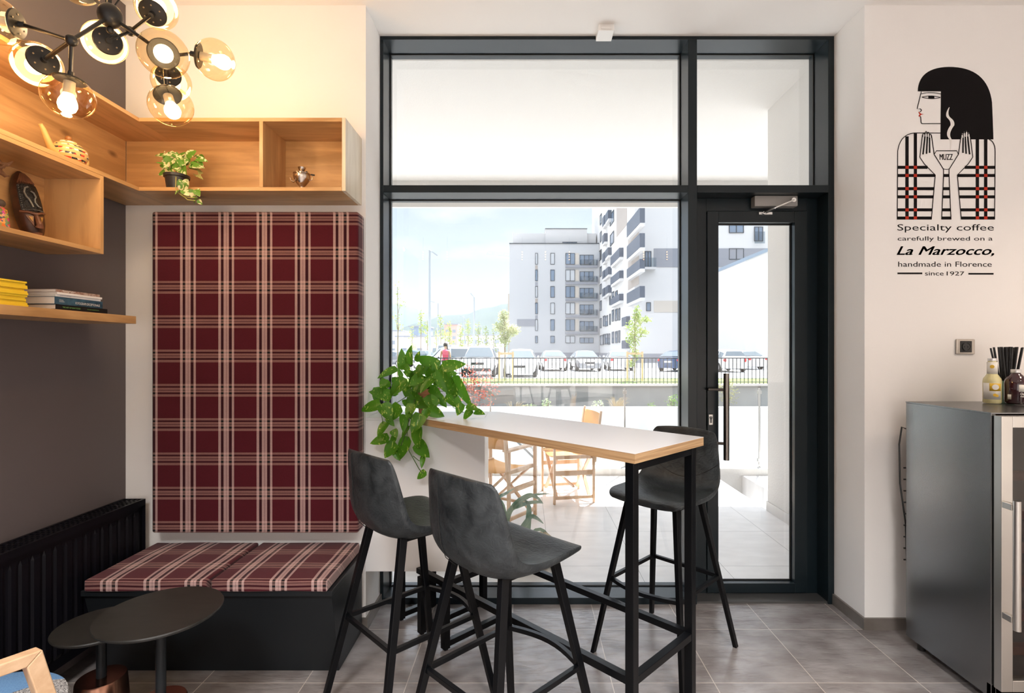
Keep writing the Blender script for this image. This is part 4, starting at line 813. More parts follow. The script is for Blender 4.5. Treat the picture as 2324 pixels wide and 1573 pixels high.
# ---------------------------------------------------------------- wine cooler
fx0, fx1, fyb, fyf, fzt = 1.922, 2.52, 2.63, 2.150, 1.222
M_FR = mat('satin black steel sheet', (.004, .005, .006), .27, 0, spec=.8, ior=2.2)
fr = thing('wine_cooler', 'black wine cooler with a steel framed glass door against the right wall', 'fridge', (2.2, 2.4, 0))
M_IN = mat('cooler interior', (.03, .028, .026), .5)
box('side_panel', M_FR, fr, (fx0, fx0 + .02, fyf, fyb, .045, fzt - .006), .002); box('side_panel', M_FR, fr, (fx1 - .02, fx1, fyf, fyb, .045, fzt - .006), .002)
box('top', M_FR, fr, (fx0 - .002, fx1 + .002, fyf - .002, fyb, fzt - .006, fzt), .001); box('rear_panel', M_IN, fr, (fx0 + .02, fx1 - .02, fyb - .03, fyb, .045, fzt - .006)); box('floor_panel', M_IN, fr, (fx0 + .02, fx1 - .02, fyf, fyb - .03, .045, .12))
for x in (fx0 + .04, fx1 - .04):
    for y in (fyf + .05, fyb - .05): MB().lathe([(.018, 0), (.018, .045)], (x, y, 0), 16).build('foot', M_CHB, fr, world=True)
dr = MB(); dy0, dy1 = 2.103, 2.138; W_ = .046
for a in ((fx0, fx0 + W_, dy0, dy1, .10, fzt - .01), (fx1 - W_, fx1, dy0, dy1, .10, fzt - .01), (fx0 + W_, fx1 - W_, dy0, dy1, fzt - .01 - W_, fzt - .01), (fx0 + W_, fx1 - W_, dy0, dy1, .10, .10 + W_)): dr.box(*a)
dd = dr.build('door', M_STEEL, fr, world=True, bevel=.002)
box('door_glass', thin_glass('brown tinted glass', (.42, .30, .20), 1.0), dd, (fx0 + W_, fx1 - W_, 2.118, 2.124, .10 + W_, fzt - .01 - W_)); box('door_seal', M_GASKET, dd, (fx0 + .006, fx0 + .02, dy1, fyf, .10, fzt - .014)); box('door_seal', M_GASKET, dd, (fx1 - .02, fx1 - .006, dy1, fyf, .10, fzt - .014))
hx = 1.939; hn = MB().tube([(hx, 2.055, .375), (hx, 2.055, .885)], .0135, 18).build('handle', M_STEEL, dd, world=True, smooth=True); hn['label'] = 'round steel bar handle'
box('handle_mount', M_STEEL, hn, (hx - .016, hx + .008, 2.062, dy0, .845, .870), .002); box('handle_mount', M_STEEL, hn, (hx - .016, hx + .008, 2.062, dy0, .400, .425), .002)
for k, z in enumerate((.22, .36, .50, .64, .78, .94)):
    box('shelf', wood('cooler rack beech', 'X', (.45, .24, .10), (.36, .18, .07), .5, 1, False), fr, (fx0 + .022, fx1 - .022, 2.155, 2.19, z, z + .035), .001)
box('kickplate', M_FR, fr, (fx0, fx1, fyf, fyf + .02, .045, .1))
cl2 = MB().tube([(fx0 + .01, fyb + .002, 1.08), (fx0 - .006, fyb + .02, 1.09), (fx0 - .012, fyb + .03, 1.0), (fx0 - .008, fyb + .03, .8), (fx0 + .02, fyb + .03, .6), (fx0 + .03, fyb + .03, .3)], .004, 8).build('power_cable', M_CHB, fr, world=True, smooth=True)
cc_ = MB()
for i in range(9): cc_.tube([(fx0 - .002, fyb + .012, .42 + i * .058), (fx0 + .2, fyb + .012, .42 + i * .058)], .004, 6)
cc_.box(fx0 + .02, fx0 + .024, fyb, fyb + .02, .4, .95); cc_.build('condenser_coil', M_CHB, fr, world=True)
def vbottle(x, y, z, name, label, r, prof, gm, liq, cap):
    t = thing(name, label, 'bottle', (x, y, z)); o = Vector((x, y, z))
    MB().lathe(prof, o, 36, cap=False).build('glass', gm, t, world=True, smooth=True, angle=50)
    return t, o
for k, (x, z) in enumerate(((2.02, .975), (2.0, .675), (2.0, .535), (2.02, .395), (2.01, .256))):
    t = thing('wine_bottle', 'dark bottle behind the wine cooler glass, ' + ('on the top rack', 'second from the top', 'third from the top', 'fourth from the top', 'lowest one')[k], 'bottle', (x + .04, 2.30, z + .004), 0, 'bottles inside the wine cooler')
    if k == 0: MB().lathe([(0, 0), (.036, 0), (.037, .12), (.030, .145), (.014, .17), (.013, .21), (0, .21)], (x + .04, 2.30, z + .004), 24, cap=False).build('body', mat('dark green bottle glass', (.012, .02, .012), .08), t, world=True, smooth=True); MB().lathe([(.0375, .03), (.0375, .10)], (x + .04, 2.3, z + .004), 24, cap=False).build('paper_label', mat('cream paper label', (.5, .42, .26), .7), t, world=True)
    else: MB().lathe([(0, 0), (.036, 0), (.037, .16), (.030, .19), (.014, .22), (.013, .28), (0, .28)], (x + .04, 2.50, z + .042), 24, (0, -1, 0), cap=False).build('body', mat('dark green bottle glass', (.012, .02, .012), .08), t, world=True, smooth=True)

# bottles and straws on the cooler
o = Vector((2.258, 2.52, fzt + .0005)); t = thing('lemonade_bottle', 'small clear bottle of pale yellow lemonade standing on the wine cooler', 'bottle', o)
M_LIQ = mat('cloudy lemonade', (.72, .66, .34), .12, spec=.6, coat=1)
MB().lathe([(0, .002), (.033, .002), (.036, .008), (.036, .108), (.034, .12), (.0205, .142), (.0175, .16), (.0165, .205), (.0, .205)], o, 40, cap=False).build('body', M_LIQ, t, world=True, smooth=True, angle=50)
MB().lathe([(.0165, .204), (.0180, .206), (.0180, .2165), (.0165, .218), (.0, .218)], o, 28, cap=False).build('crown_cap', mat('silver cap', (.7, .7, .7), .35, .7), t, world=True, smooth=True)
def wrap(name, r, z0, z1, a0, a1, m, par, o, k=12):
    b = MB(); R = []
    for z in (z0, z1): R.append([o + Vector((r * math.cos(a0 + (a1 - a0) * i / k), r * math.sin(a0 + (a1 - a0) * i / k), z)) for i in range(k + 1)])
    b.grid(R); return b.build(name, m, par, world=True, smooth=True, mods=[('SOLIDIFY', dict(thickness=.0003))])
M_LBL, M_ORG = mat('white paper label', (.82, .80, .74), .5), mat('golden print', (.75, .47, .04), .5)
pl_ = wrap('paper_label', .0364, .022, .100, math.radians(165), math.radians(285), M_LBL, t, o); wrap('printed_block', .0367, .062, .099, math.radians(212), math.radians(284), M_ORG, pl_, o)
wrap('neck_label', .0205, .142, .200, math.radians(150), math.radians(350), M_LBL, t, o)
def on_r(r, deg, z): return o + Vector((r * math.cos(math.radians(deg)), r * math.sin(math.radians(deg)), z)), (math.cos(math.radians(deg)), math.sin(math.radians(deg)), 0)
p_, n__ = on_r(.0204, 228, .178); MB().lathe([(.0085, 0), (.0085, .0006)], p_, 20, n__).build('neck_emblem', M_ORG, t, world=True)
p_, n__ = on_r(.0366, 247, .081); MB().lathe([(.0130, 0), (.0130, .0008)], p_, 24, n__).build('label_emblem', M_LBL, pl_, world=True)
b = MB(); p_, n__ = on_r(.0364, 244, .043); b.lathe([(.0075, 0), (.0075, .0008)], p_, 16, n__); p_, n__ = on_r(.0364, 256, .040); b.lathe([(.0065, 0), (.0065, .0008)], p_, 16, n__); b.build('lemon_print', M_ORG, pl_, world=True)
o = Vector((2.335, 2.48, fzt + .0005)); t = thing('iced_tea_bottle', 'round shouldered bottle of dark red iced tea on the wine cooler', 'bottle', o)
MB().lathe([(0, .002), (.036, .002), (.043, .010), (.0435, .10), (.040, .118), (.028, .136), (.018, .146), (.0170, .153), (.0, .153)], o, 40, cap=False).build('body', mat('dark red tea in glass', (.035, .004, .008), .06, coat=1), t, world=True, smooth=True, angle=50)
MB().lathe([(.0190, .150), (.0195, .152), (.0195, .164), (.0185, .166), (.0, .166)], o, 28, cap=False).build('screw_cap', mat('silver cap', (.7, .7, .7), .35, .7), t, world=True, smooth=True)
wrap('printed_spot', .0438, .062, .095, math.radians(240), math.radians(285), M_LBL, t, o); wrap('printed_spot', .0438, .025, .048, math.radians(185), math.radians(205), M_LBL, t, o)
text('lettering', 'ChariTea', M_WHT, o + Vector((-.021, -.0442, .047)), (1, .0, 0), (0, 0, 1), .045, .011, t, bold=.02); text('lettering', 'red', M_WHT, o + Vector((-.021, -.0442, .037)), (1, 0, 0), (0, 0, 1), .017, .009, t, bold=.02)
o = Vector((2.37, 2.565, fzt + .0005)); t = thing('straw_cup', 'pale green tapered cup holding black straws on the wine cooler', 'cup', o)
MB().lathe([(0, 0), (.028, 0), (.040, .108), (.038, .108), (.027, .004), (0, .004)], o, 36, cap=False).build('body', mat('mint green plastic', (.22, .42, .30), .45), t, world=True, smooth=True, angle=50)
random.seed(21); M_STR = mat('black straw plastic', (.010, .010, .011), .3)
sp = None
for i in range(21):
    a = i * 2.4; r0, r1 = .020 * math.sqrt((i + .5) / 21), .036 * math.sqrt((i + .5) / 21); b0_ = o + Vector((r0 * math.cos(a), r0 * math.sin(a), .006)); lean_ = Vector((r1 * math.cos(a) * 2.3, r1 * math.sin(a) * 1.2, .262 + random.uniform(-.012, .02)))
    d_ = (lean_ - Vector((r0 * math.cos(a), r0 * math.sin(a), 0)))
    if sp is None: sp = MB().tube([(0, 0, 0), (0, 0, .268)], .0040, 10).build('straw', M_STR, loc=(0, 0, 0), smooth=True, angle=40); s_ = sp
    else: s_ = sp.copy(); COL.objects.link(s_)
    s_.location = b0_; s_.rotation_euler = d_.to_track_quat('Z', 'Y').to_euler()
    tag(s_, 'black drinking straw standing in the pale green cup', 'straw', 'black straws in the green cup')
# ---------------------------------------------------------------- outside: loggia
M_REND = mat('white render', (.62, .60, .575), .85, bump=(60, .25)); M_TER = tiles('pale terrace tile', .6, .70, .777, 3.63 - .7 * 5, (.74, .72, .71), (.82, .80, .79), (.34, .33, .32), .32, gw=.004, bump=.03)
M_CONC = mat('grey concrete', (.60, .59, .56), .8, var=((.68, .67, .64), 1.2)); M_CONC2 = mat('dark grey concrete', (.26, .265, .265), .8, var=((.32, .325, .325), .8))
def sbox(name, m, *b, kind='structure'): o = box(name, m, b=b); o['kind'] = kind; return o
sbox('terrace_floor', M_TER, -9, 2.28, 3.25, 6.28, -.3, -.02); sbox('loggia_ceiling', M_REND, -9, 6, 3.25, 6.95, 3.73, 4.1); sbox('loggia_beam', M_REND, -9, 6, 6.9, 6.95, 3.38, 3.73)
sbox('loggia_wall', M_REND, 2.28, 2.62, 3.25, 4.89, -.3, 3.73); sbox('facade_wall', M_REND, -9, 2.28, 3.2501, 3.30, 3.31, 3.73); sbox('facade_wall_left', M_REND, -9, NL - .05, 3.2501, 3.35, -.3, 3.31); sbox('facade_wall_right', M_REND, NR + .05, 2.28, 3.2501, 3.30, -.3, 3.31)
sbox('loggia_skirting', mat('pale skirting', (.62, .60, .58), .5), 2.27, 2.28, 3.3, 4.9, -.02, .07)
sbox('terrace_extension', M_TER, 2.62, 6, 4.6, 6.28, -.3, -.02); sbox('terrace_kerb', M_REND, -9, 6, 6.281, 6.50, -.3, .06)
rl = thing('glass_railing', 'clear glass railing with slim steel posts along the terrace edge', 'railing', (0, 6.42, .06))
M_RG = thin_glass('railing glass', (.96, .98, .975), 1.3)
xs = [at(u, 0, 6.4).x for u in (-200, 198, 505, 809, 1113, 1418, 1724, 2030)]
for a, b in zip(xs, xs[1:]): box('glass_panel', M_RG, rl, (a + .02, b - .02, 6.40, 6.412, .08, 1.05), .001)
for x in xs[3:]:
    MB().box(x - .008, x + .008, 6.395, 6.42, .06, 1.02).build('post', M_STEEL, rl, world=True); MB().box(x - .022, x + .022, 6.388, 6.426, .95, .99).box(x - .022, x + .022, 6.388, 6.426, .12, .16).build('clamp', M_STEEL, rl, world=True)

# director's chairs
M_DW = wood('golden beech', 'Z', (.72, .50, .32), (.62, .41, .25), .4, 2, False); M_CAN = leafmat('orange canvas', (.82, .50, .20), (.86, .55, .24), 200, .4, .6, .35, .8)
def director_chair(loc, rz, label):
    t = thing('director_chair', label, 'chair', loc, rz, 'director chairs on the terrace'); w, d = .26, .20
    for sx in (-1, 1):
        for sy in (-1, 1):
            MB().post((sx * w, sy * d, 0), (sx * w, sy * d, .64), .030, 0, None, .022).build('leg', M_DW, t, bevel=.003)
        MB().box(sx * w - .032, sx * w + .032, -.25, .26, .64, .66).build('armrest', M_DW, t, bevel=.004)
        MB().bar((sx * w, -d, .30), (sx * w, d, .30), .018, .045).bar((sx * w, -d, .06), (sx * w, d, .06), .018, .03).bar((sx * (w - .03), -d, .45), (sx * (w - .03), d, .45), .03, .035).build('side_rail', M_DW, t, bevel=.002)
        MB().post((sx * w, -d - .012, .40), (sx * (w + .005), -d - .075, .90), .028, 0, None, .020).build('back_post', M_DW, t, bevel=.003)
    for sy in (-1, 1):
        for sx in (-1, 1): MB().bar((sx * (w - .03), sy * (d - .03), .04), (-sx * (w - .03), sy * (d - .03), .45), .018, .034, up=(0, 1, 0)).build('cross_leg', M_DW, t, bevel=.002)
    MB().grid([[Vector((x, y, .462 - .03 * (1 - (x / (w - .02)) ** 2))) for x in [(-1 + i / 4) * (w - .02) for i in range(9)]] for y in (-.2, 0, .2)]).build('seat_canvas', M_CAN, t, smooth=True, mods=[('SOLIDIFY', dict(thickness=.004))])
    MB().grid([[Vector((x, -d - .035 - .25 * (z - .60) * .5 - .035 * (1 - (x / w) ** 2), z)) for x in [(-1.08 + i * 2.16 / 8) * w for i in range(9)]] for z in (.66, .76, .87)]).build('back_canvas', M_CAN, t, smooth=True, mods=[('SOLIDIFY', dict(thickness=.004))])
    MB().bar((-w + .02, .0, .16), (w - .02, .0, .16), .02, .02).build('stretcher', M_DW, t)
director_chair((-.23, 4.75, -.02), math.radians(-35), 'beech director chair with orange canvas, close behind the white cabinet')
director_chair((.44, 5.38, -.02), math.radians(101), 'beech director chair with orange canvas back, farther out in the sun on the terrace')
ft = thing('folding_table', 'grey folding table frame standing in the sun beside the nearer director chair', 'table', (-.15, 5.7, -.02), 0)
MB().tube([(.12, 5.35, -.02), (.12, 5.35, .30), (.10, 5.45, .36), (-.25, 5.9, .62), (-.25, 5.9, .64)], .012, 8).tube([(.12, 5.95, -.02), (.12, 5.95, .30), (.10, 5.95, .36), (-.30, 5.5, .66)], .012, 8).build('legs', mat('grey tube', (.25, .27, .28), .4, .5), ft, world=True, smooth=True)
MB().lathe([(0, 0), (.33, 0), (.33, .018), (0, .018)], (-.15, 5.7, .66), 40, cap=False).build('tabletop', M_LAM, ft, world=True, smooth=True, angle=30)

# agave and coffee sacks by the window
ag = thing('agave', 'strap leaved agave in a burlap covered pot outside by the window', 'plant', (.02, 3.66, -.02))
o = Vector((.02, 3.66, -.02)); lf = MB(); random.seed(14)
M_AGV = leafmat('agave leaf', (.20, .32, .24), (.32, .42, .30), 12, .4, .6, .15, .45)
SG = 2324 / 460
def ap(x, y, Y): return at(840 + x / SG, 1100 + y / SG, Y)
for pts, w in (([(1560, 760), (1570, 420), (1650, 240), (1800, 130), (1900, 140), (1985, 220)], .030), ([(1560, 760), (1590, 340), (1720, 240), (1900, 200), (1985, 215)], .026), ([(1570, 760), (1540, 300), (1480, 160), (1560, 100), (1650, 45)], .022), ([(1570, 760), (1560, 380), (1650, 250), (1850, 130), (2055, 102)], .022),
               ([(1600, 780), (1700, 560), (1830, 380), (1900, 380), (1990, 450)], .028), ([(1760, 1160), (1760, 900), (1800, 560), (1820, 260), (1760, 170)], .040), ([(1560, 800), (1450, 500), (1330, 420), (1200, 480)], .026), ([(1600, 800), (1500, 500), (1380, 300), (1300, 200)], .024), ([(1640, 800), (1900, 520), (2040, 600), (2050, 820), (2055, 930)], .020), ([(1640, 800), (1850, 620), (2120, 700), (2190, 850)], .018), ([(1765, 1160), (1765, 980), (1755, 880), (1740, 800)], .055)):
    P_ = [ap(x, y, 3.66 - .12 * i / len(pts) * math.sin(x)) for i, (x, y) in enumerate(pts)]
    Q = []
    for i in range(len(P_) - 1):
        a, b, c, d = P_[max(i - 1, 0)], P_[i], P_[i + 1], P_[min(i + 2, len(P_) - 1)]
        for k in range(4): s = k / 4; Q.append(.5 * ((2 * b) + (c - a) * s + (2 * a - 5 * b + 4 * c - d) * s * s + (3 * b - a - 3 * c + d) * s ** 3))
    Q.append(P_[-1]); lf.strap(Q, w * 1.3, (0, -1, .4))
lf.build('foliage', M_AGV, ag, world=True, smooth=True, angle=None, recalc=False)
M_SACK = mat('burlap', (.52, .42, .28), .95, var=((.62, .52, .36), 6), bump=(500, .6, (1, 1, 3)))
def sack(name, c, rx, ry, h, label, seed, parent=None):
    random.seed(seed); R = []; n = 28; ph = [random.uniform(0, 6) for _ in range(4)]
    for q, z in ((.05, 0), (.85, 0), (1.0, .12), (1.04, .35), (.98, .6), (.85, .85), (.70, .97), (.62, 1.0), (.55, .93), (.05, .85)):
        R.append([Vector((c[0] + rx * q * math.cos(a) * (1 + .06 * math.sin(3 * a + ph[0]) + .03 * math.sin(7 * a + ph[1])), c[1] + ry * q * math.sin(a) * (1 + .06 * math.cos(2 * a + ph[2])), c[2] + h * z * (1 + .06 * math.sin(4 * a + ph[3])))) for a in [2 * math.pi * i / n for i in range(n)]])
    return MB().grid(R, True).build(name, M_SACK, parent, world=bool(parent), smooth=True, angle=None)
s_ = sack('pot_cover', (.01, 3.66, -.02), .21, .16, .21, '', 2, ag); s_['label'] = 'folded burlap sack around the pot'
text('print', 'ALSI', M_INK, (.045, 3.468, .11), (1, 0, 0), (0, 0, 1), .06, .03, ag, bold=.03); text('print', '&8O', M_INK, (.04, 3.465, .03), (1, .02, 0), (0, 0, 1), .12, .06, ag, bold=.01)
sk = sack('plant_sack', (-.72, 3.75, -.02), .17, .14, .16, '', 5); tag(sk, 'burlap plant sack standing outside behind the left end of the bar table frame', 'sack')
sk = sack('plant_sack', (-.36, 3.84, -.02), .13, .12, .19, '', 8); tag(sk, 'pale burlap sack outside between the agave and the leftmost sack', 'sack')

# ---------------------------------------------------------------- retaining walls and planting
M_GROUND = mat('pale asphalt', (.52, .52, .52), .9, var=((.58, .58, .58), .3)); M_GRASS = mat('lawn', (.14, .24, .03), .9, var=((.22, .33, .06), 3), bump=(60, .6)); M_SOIL = mat('planting soil', (.13, .10, .07), .95, var=((.2, .16, .12), 5), bump=(20, .5))
sbox('driveway', M_GROUND, -60, 60, 6.5, 16, -3.4, -3.2); sbox('retaining_wall', M_CONC, -40, 60, 16, 16.3, -3.2, -.25); sbox('planting_bed', M_SOIL, -40, 60, 16.3, 21.8, -3.2, -.85)
sbox('upper_wall', M_CONC2, -40, 60, 21.8, 22.0, -3.2, .02); sbox('wall_coping', M_REND, -40, 60, 21.7, 22.1, .021, .10); sbox('grass_strip', M_GRASS, -40, 60, 22.1, 25.6, -.6, .11); sbox('kerb', M_CONC, -60, 80, 25.6, 25.8, -.6, .16); sbox('parking_ground', M_GROUND, -400, 400, 25.8, 700, -.6, .08)
M_FEN = mat('grey fence steel', (.05, .055, .06), .5)
fc = thing('fence', 'grey steel fence of thin upright bars along the car park', 'fence', (5, 22, .1))
FX0, FX1 = at(965, 0, 22).x, at(1775, 0, 22).x
n = int((FX1 - FX0) / .162)
bar0 = MB().box(-.014, .014, -.014, .014, 0, 1.10).build('fence_bar', M_FEN, fc)
bar0.location = Vector((FX0, 22, .10)) - fc.location
for i in range(1, n + 1):
    if i < 100: q = bar0.copy(); COL.objects.link(q); q.location = Vector((FX0 + i * .162, 22, .10)) - fc.location
MB().box(FX0 - .02, FX1, 21.985, 22.015, 1.16, 1.20).build('top_rail', M_FEN, fc, world=True); MB().box(FX0 - .02, FX1, 21.985, 22.015, .16, .19).build('bottom_rail', M_FEN, fc, world=True)

def leafcloud(m, c, r, n, s, rnd, flat=1.0):
    c = Vector(c)
    for i in range(n):
        d = Vector((rnd.gauss(0, 1), rnd.gauss(0, 1), rnd.gauss(0, 1))).normalized() * (rnd.random() ** .45)
        p = c + Vector((d.x * r[0], d.y * r[1], d.z * r[2])); a = Vector((rnd.uniform(-1, 1), rnd.uniform(-1, 1), rnd.uniform(-.6, .9))).normalized(); b = a.orthogonal().normalized()
        b = (b * math.cos(i) + a.cross(b) * math.sin(i)); m.add([p, p + a * s * .5 + b * s * .3, p + a * s, p + a * s * .5 - b * s * .3], [(0, 1, 2, 3)])
def bush(name, c, r, n, s, lm, label, cat, seed, group=None):
    rnd = random.Random(seed); t = thing(name, label, cat, (c[0], c[1], c[2]), 0, group); m = MB(); leafcloud(m, (c[0], c[1], c[2] + r[2]), r, n, s, rnd); m.build('foliage', lm, t, world=True, recalc=False)
    st = MB()
    for i in range(5): st.tube([c, (c[0] + rnd.uniform(-.5, .5) * r[0], c[1] + rnd.uniform(-.5, .5) * r[1], c[2] + r[2] * 1.4)], .012, 5)
    st.build('stems', mat('bush stem', (.15, .10, .06), .8), t, world=True); return t
G1 = leafmat('shrub leaf', (.16, .30, .06), (.30, .44, .14), 6, .4, .6, .4, .5); G2 = leafmat('pale shrub leaf', (.35, .48, .28), (.55, .62, .38), 6, .4, .6, .4, .5); GR = leafmat('red shrub leaf', (.42, .08, .07), (.55, .22, .16), 6, .4, .6, .4, .5); GS_ = mat('dry grass', (.55, .45, .30), .8)
def bp(u, v, Y=19): p = at(u, v, Y); p.z = -.85; return p
for i, (u, w, h, m_, lab) in enumerate(((1075, .95, .95, GR, 'red leaved shrub in the planting bed beside the pothos'), (1198, .38, .20, G2, 'low pale green shrub in the planting bed right of the dry grass'), (1358, .28, .27, G2, 'upright pale shrub in the planting bed left of the big grass tuft'), (1479, .16, .22, G1, 'small green shrub in the planting bed right of the big grass tuft'), (1528, .30, .40, G1, 'green shrub in the planting bed beside the mullion'),
                                     (1240, .22, .32, G2, 'thin pale sapling in the planting bed above the bar table'), (1650, .5, .55, leafmat('yellow green leaf', (.35, .42, .08), (.55, .5, .15), 5, .4, .6, .4, .5), 'yellow green shrub behind the fence bars seen through the door'))):
    c = bp(u, 0); 
    if i == 6: c = at(u, 0, 21.5); c.z = -.85; bush('shrub', c, (w, .25, h), 260, .07, m_, lab, 'shrub', i)
    else: bush('shrub', c, (w, min(w, .5), h), int(140 + 500 * w * h), .075 if i else .10, m_, lab, 'shrub', i)
def grass(c, h, n, label, seed, spread=.5):
    rnd = random.Random(seed); t = thing('ornamental_grass', label, 'grass', c); m = MB()
    for i in range(n):
        a = rnd.uniform(0, 6.28); k = rnd.uniform(.2, 1) * spread; q = Vector((math.cos(a) * k, math.sin(a) * k * .6, 0)); c_ = Vector(c); hh = h * rnd.uniform(.7, 1)
        m.strap([c_ + q * .05, c_ + q * .3 + Vector((0, 0, hh * .5)), c_ + q * .7 + Vector((0, 0, hh * .85)), c_ + q + Vector((0, 0, hh * .9))], .014, (0, -1, 0))
    m.build('blades', GS_, t, world=True, recalc=False); return t
grass(bp(1400, 0, 18.2), .85, 70, 'big tuft of dry ornamental grass against the dark wall', 4); grass(bp(1165, 0, 17.5), .75, 26, 'thin wispy dry grass tuft right of the red shrub', 5, .6); grass(bp(1570, 0, 18), .4, 20, 'small dry grass tuft in the planting bed by the door', 6)

# ---------------------------------------------------------------- cars
M_TIRE = mat('tyre rubber', (.015, .015, .015), .8); M_RIM = mat('alloy rim', (.55, .55, .56), .35, .8); M_CG = mat('car glass', (.10, .13, .15), .08, coat=.5); M_HL = mat('headlamp', (.75, .78, .80), .1, .3); M_TL = mat('tail lamp', (.50, .02, .02), .2); M_PLT = mat('number plate', (.75, .75, .72), .5); M_TRIM = mat('black car trim', (.02, .02, .022), .6)
CARS = {'suv': (4.3, .90, [(-2.15, .72, .72, 0), (-2.1, .95, 1.0, .2), (-2.0, 1.02, 1.50, 1), (-1.2, 1.02, 1.66, 1), (0, 1.0, 1.68, 1), (.45, .98, 1.60, 1), (1.05, .98, 1.02, .15), (1.6, .93, .97, 0), (1.98, .86, .89, 0), (2.12, .70, .72, 0)], .34, .34),
        'sedan': (4.4, .87, [(-2.2, .70, .72, 0), (-2.15, .90, .95, 0), (-1.65, .96, .99, .1), (-1.05, .93, 1.36, 1), (-.4, .92, 1.45, 1), (.2, .90, 1.42, 1), (1.0, .88, .92, .15), (1.6, .82, .86, 0), (2.0, .72, .75, 0), (2.18, .55, .57, 0)], .31, .24),
        'hatch': (4.0, .86, [(-1.95, .72, .74, 0), (-1.92, .94, 1.05, .3), (-1.7, .98, 1.38, 1), (-1.0, .96, 1.50, 1), (-.2, .94, 1.51, 1), (.3, .93, 1.42, 1), (1.0, .92, .96, .15), (1.5, .86, .90, 0), (1.85, .76, .79, 0), (1.98, .6, .62, 0)], .31, .25)}
def car(kind, loc, rz, paint, label, group=None):
    Ln, hw, ST, wr, clr = CARS[kind]; t = thing('car', label, 'car', loc, rz, group); R = []; GL = MB()
    for y, zb_, zt_, g in ST:
        e = 1 - .16 * max(0, (abs(y) - Ln * .36) / (Ln * .14)) ** 1.5
        wt = hw * e * (.97 - .22 * g)
        half = [(hw * .86 * e, clr), (hw * .98 * e, clr + .12), (hw * e, (clr + zb_) / 2 + .1), (hw * .96 * e, zb_ - .02), (wt, max(zt_ - .10 * g, zb_)), (wt * .80, zt_ - .01), (0, zt_ + .015)]
        R.append([Vector((x, y, z)) for x, z in half] + [Vector((-x, y, z)) for x, z in reversed(half[:-1])])
    b = MB().grid(R); k = len(R[0]); b.add(R[0], [tuple(range(k))]); b.add(R[-1], [tuple(range(k - 1, -1, -1))])
    for i in range(len(R) - 1): b.add([R[i][0], R[i][-1], R[i + 1][-1], R[i + 1][0]], [(0, 1, 2, 3)])
    body = b.build('body', paint, t, smooth=True, angle=38)
    G_ = [i for i, s in enumerate(ST) if s[3] >= 1]; a, z = G_[0], G_[-1]
    def q(i, j): return R[i][j]
    def quad(p, off):
        c = sum(p, Vector()) / 4; p = [c + (v - c) * .88 for v in p]; GL.prism([v + Vector(off) * .2 for v in p], Vector(off))
    w_ = MB()
    for i in range(a, z):
        for s in (1, -1):
            j3, j4 = (3, 4) if s > 0 else (-4, -5)
            p = [R[i][j3], R[i + 1][j3], R[i + 1][j4], R[i][j4]]; c = sum(p, Vector()) / 4; p = [c + (v - c) * .90 for v in p]; w_.prism([v + Vector((s * .004, 0, 0)) for v in p], (s * .006, 0, 0))
    w_.build('side_window', M_CG, body)
    for nm, i, j, oy in (('windscreen', z, z + 1, 1), ('rear_window', a, a - 1, -1)):
        p = [R[i][5], R[i][-6], R[j][-5], R[j][4]]; p = [R[i][5].lerp(R[j][4], .06), R[i][-6].lerp(R[j][-5], .06), R[i][-6].lerp(R[j][-5], .92), R[i][5].lerp(R[j][4], .92)]
        MB().prism([v + Vector((0, oy * .02, .03)) for v in p], (0, oy * .01, .01)).build(nm, M_CG, body)
    fy, ry = ST[-1][0], ST[0][0]
    for s in (1, -1):
        MB().sphere((s * hw * .70, fy - .10, .62 if kind != 'suv' else .76), .13, 12, 8, (1.15, .9, .62)).build('headlamp', M_HL, t, smooth=True)
        MB().sphere((s * hw * .76, ry + .07, .78 if kind != 'suv' else .95), .12, 12, 8, (.9, .8, .9 if kind == 'sedan' else 1.5)).build('tail_lamp', M_TL, t, smooth=True)
        MB().sphere((s * (hw + .08), .72, 1.0), .09, 10, 8, (1, .6, .75)).build('side_mirror', M_TRIM if kind == 'suv' else paint, t, smooth=True)
    zl_ = .66 if kind == 'suv' else .52
    MB().box(-hw * .38, hw * .38, fy - .08, fy + .035, zl_ + .02, zl_ + .14).build('grille', M_TRIM, t, bevel=.02)
    MB().box(-hw * .8, hw * .8, fy - .22, fy + .02, clr - .02, clr + .16).build('bumper', M_TRIM if kind == 'suv' else paint, t, bevel=.03); MB().box(-hw * .8, hw * .8, ry - .03, ry + .2, clr - .0, clr + .18).build('bumper', M_TRIM if kind == 'suv' else paint, t, bevel=.03)
    MB().box(-.26, .26, fy, fy + .045, zl_ - .10, zl_).build('number_plate', M_PLT, t); MB().box(-.26, .26, ry - .045, ry, .62, .73).build('number_plate', M_PLT, t)
    for y in (Ln * .31, -Ln * .31):
        for s in (1, -1):
            wq = MB().lathe([(.0, -.10), (wr - .03, -.10), (wr, -.07), (wr, .07), (wr - .03, .10), (.0, .10)], (s * (hw - .085), y, wr), 28, (1, 0, 0), cap=False).build('wheel', M_TIRE, t, smooth=True, angle=40)
            MB().lathe([(.0, 0), (wr * .62, 0), (wr * .62, .012), (.0, .02)], (s * (hw + .013), y, wr), 20, (s, 0, 0), cap=False).build('rim', M_RIM, wq, smooth=True, angle=40)
    return t
def paint(n, c): return mat('car paint ' + n, c, .25, .2, coat=.6)
PW, PS, PG, PB = paint('white', (.75, .76, .77)), paint('silver', (.50, .48, .46)), paint('grey', (.22, .23, .25)), paint('blue', (.04, .07, .14))
def cp(u, Y): p = at(u, 0, Y); p.z = .08; return p
car('suv', cp(1091, 29.5), math.radians(180), PW, 'white off-road car facing the window, left of the staked tree'); car('hatch', cp(1183, 29), math.radians(177), PW, 'white hatchback facing the window just right of the staked tree')
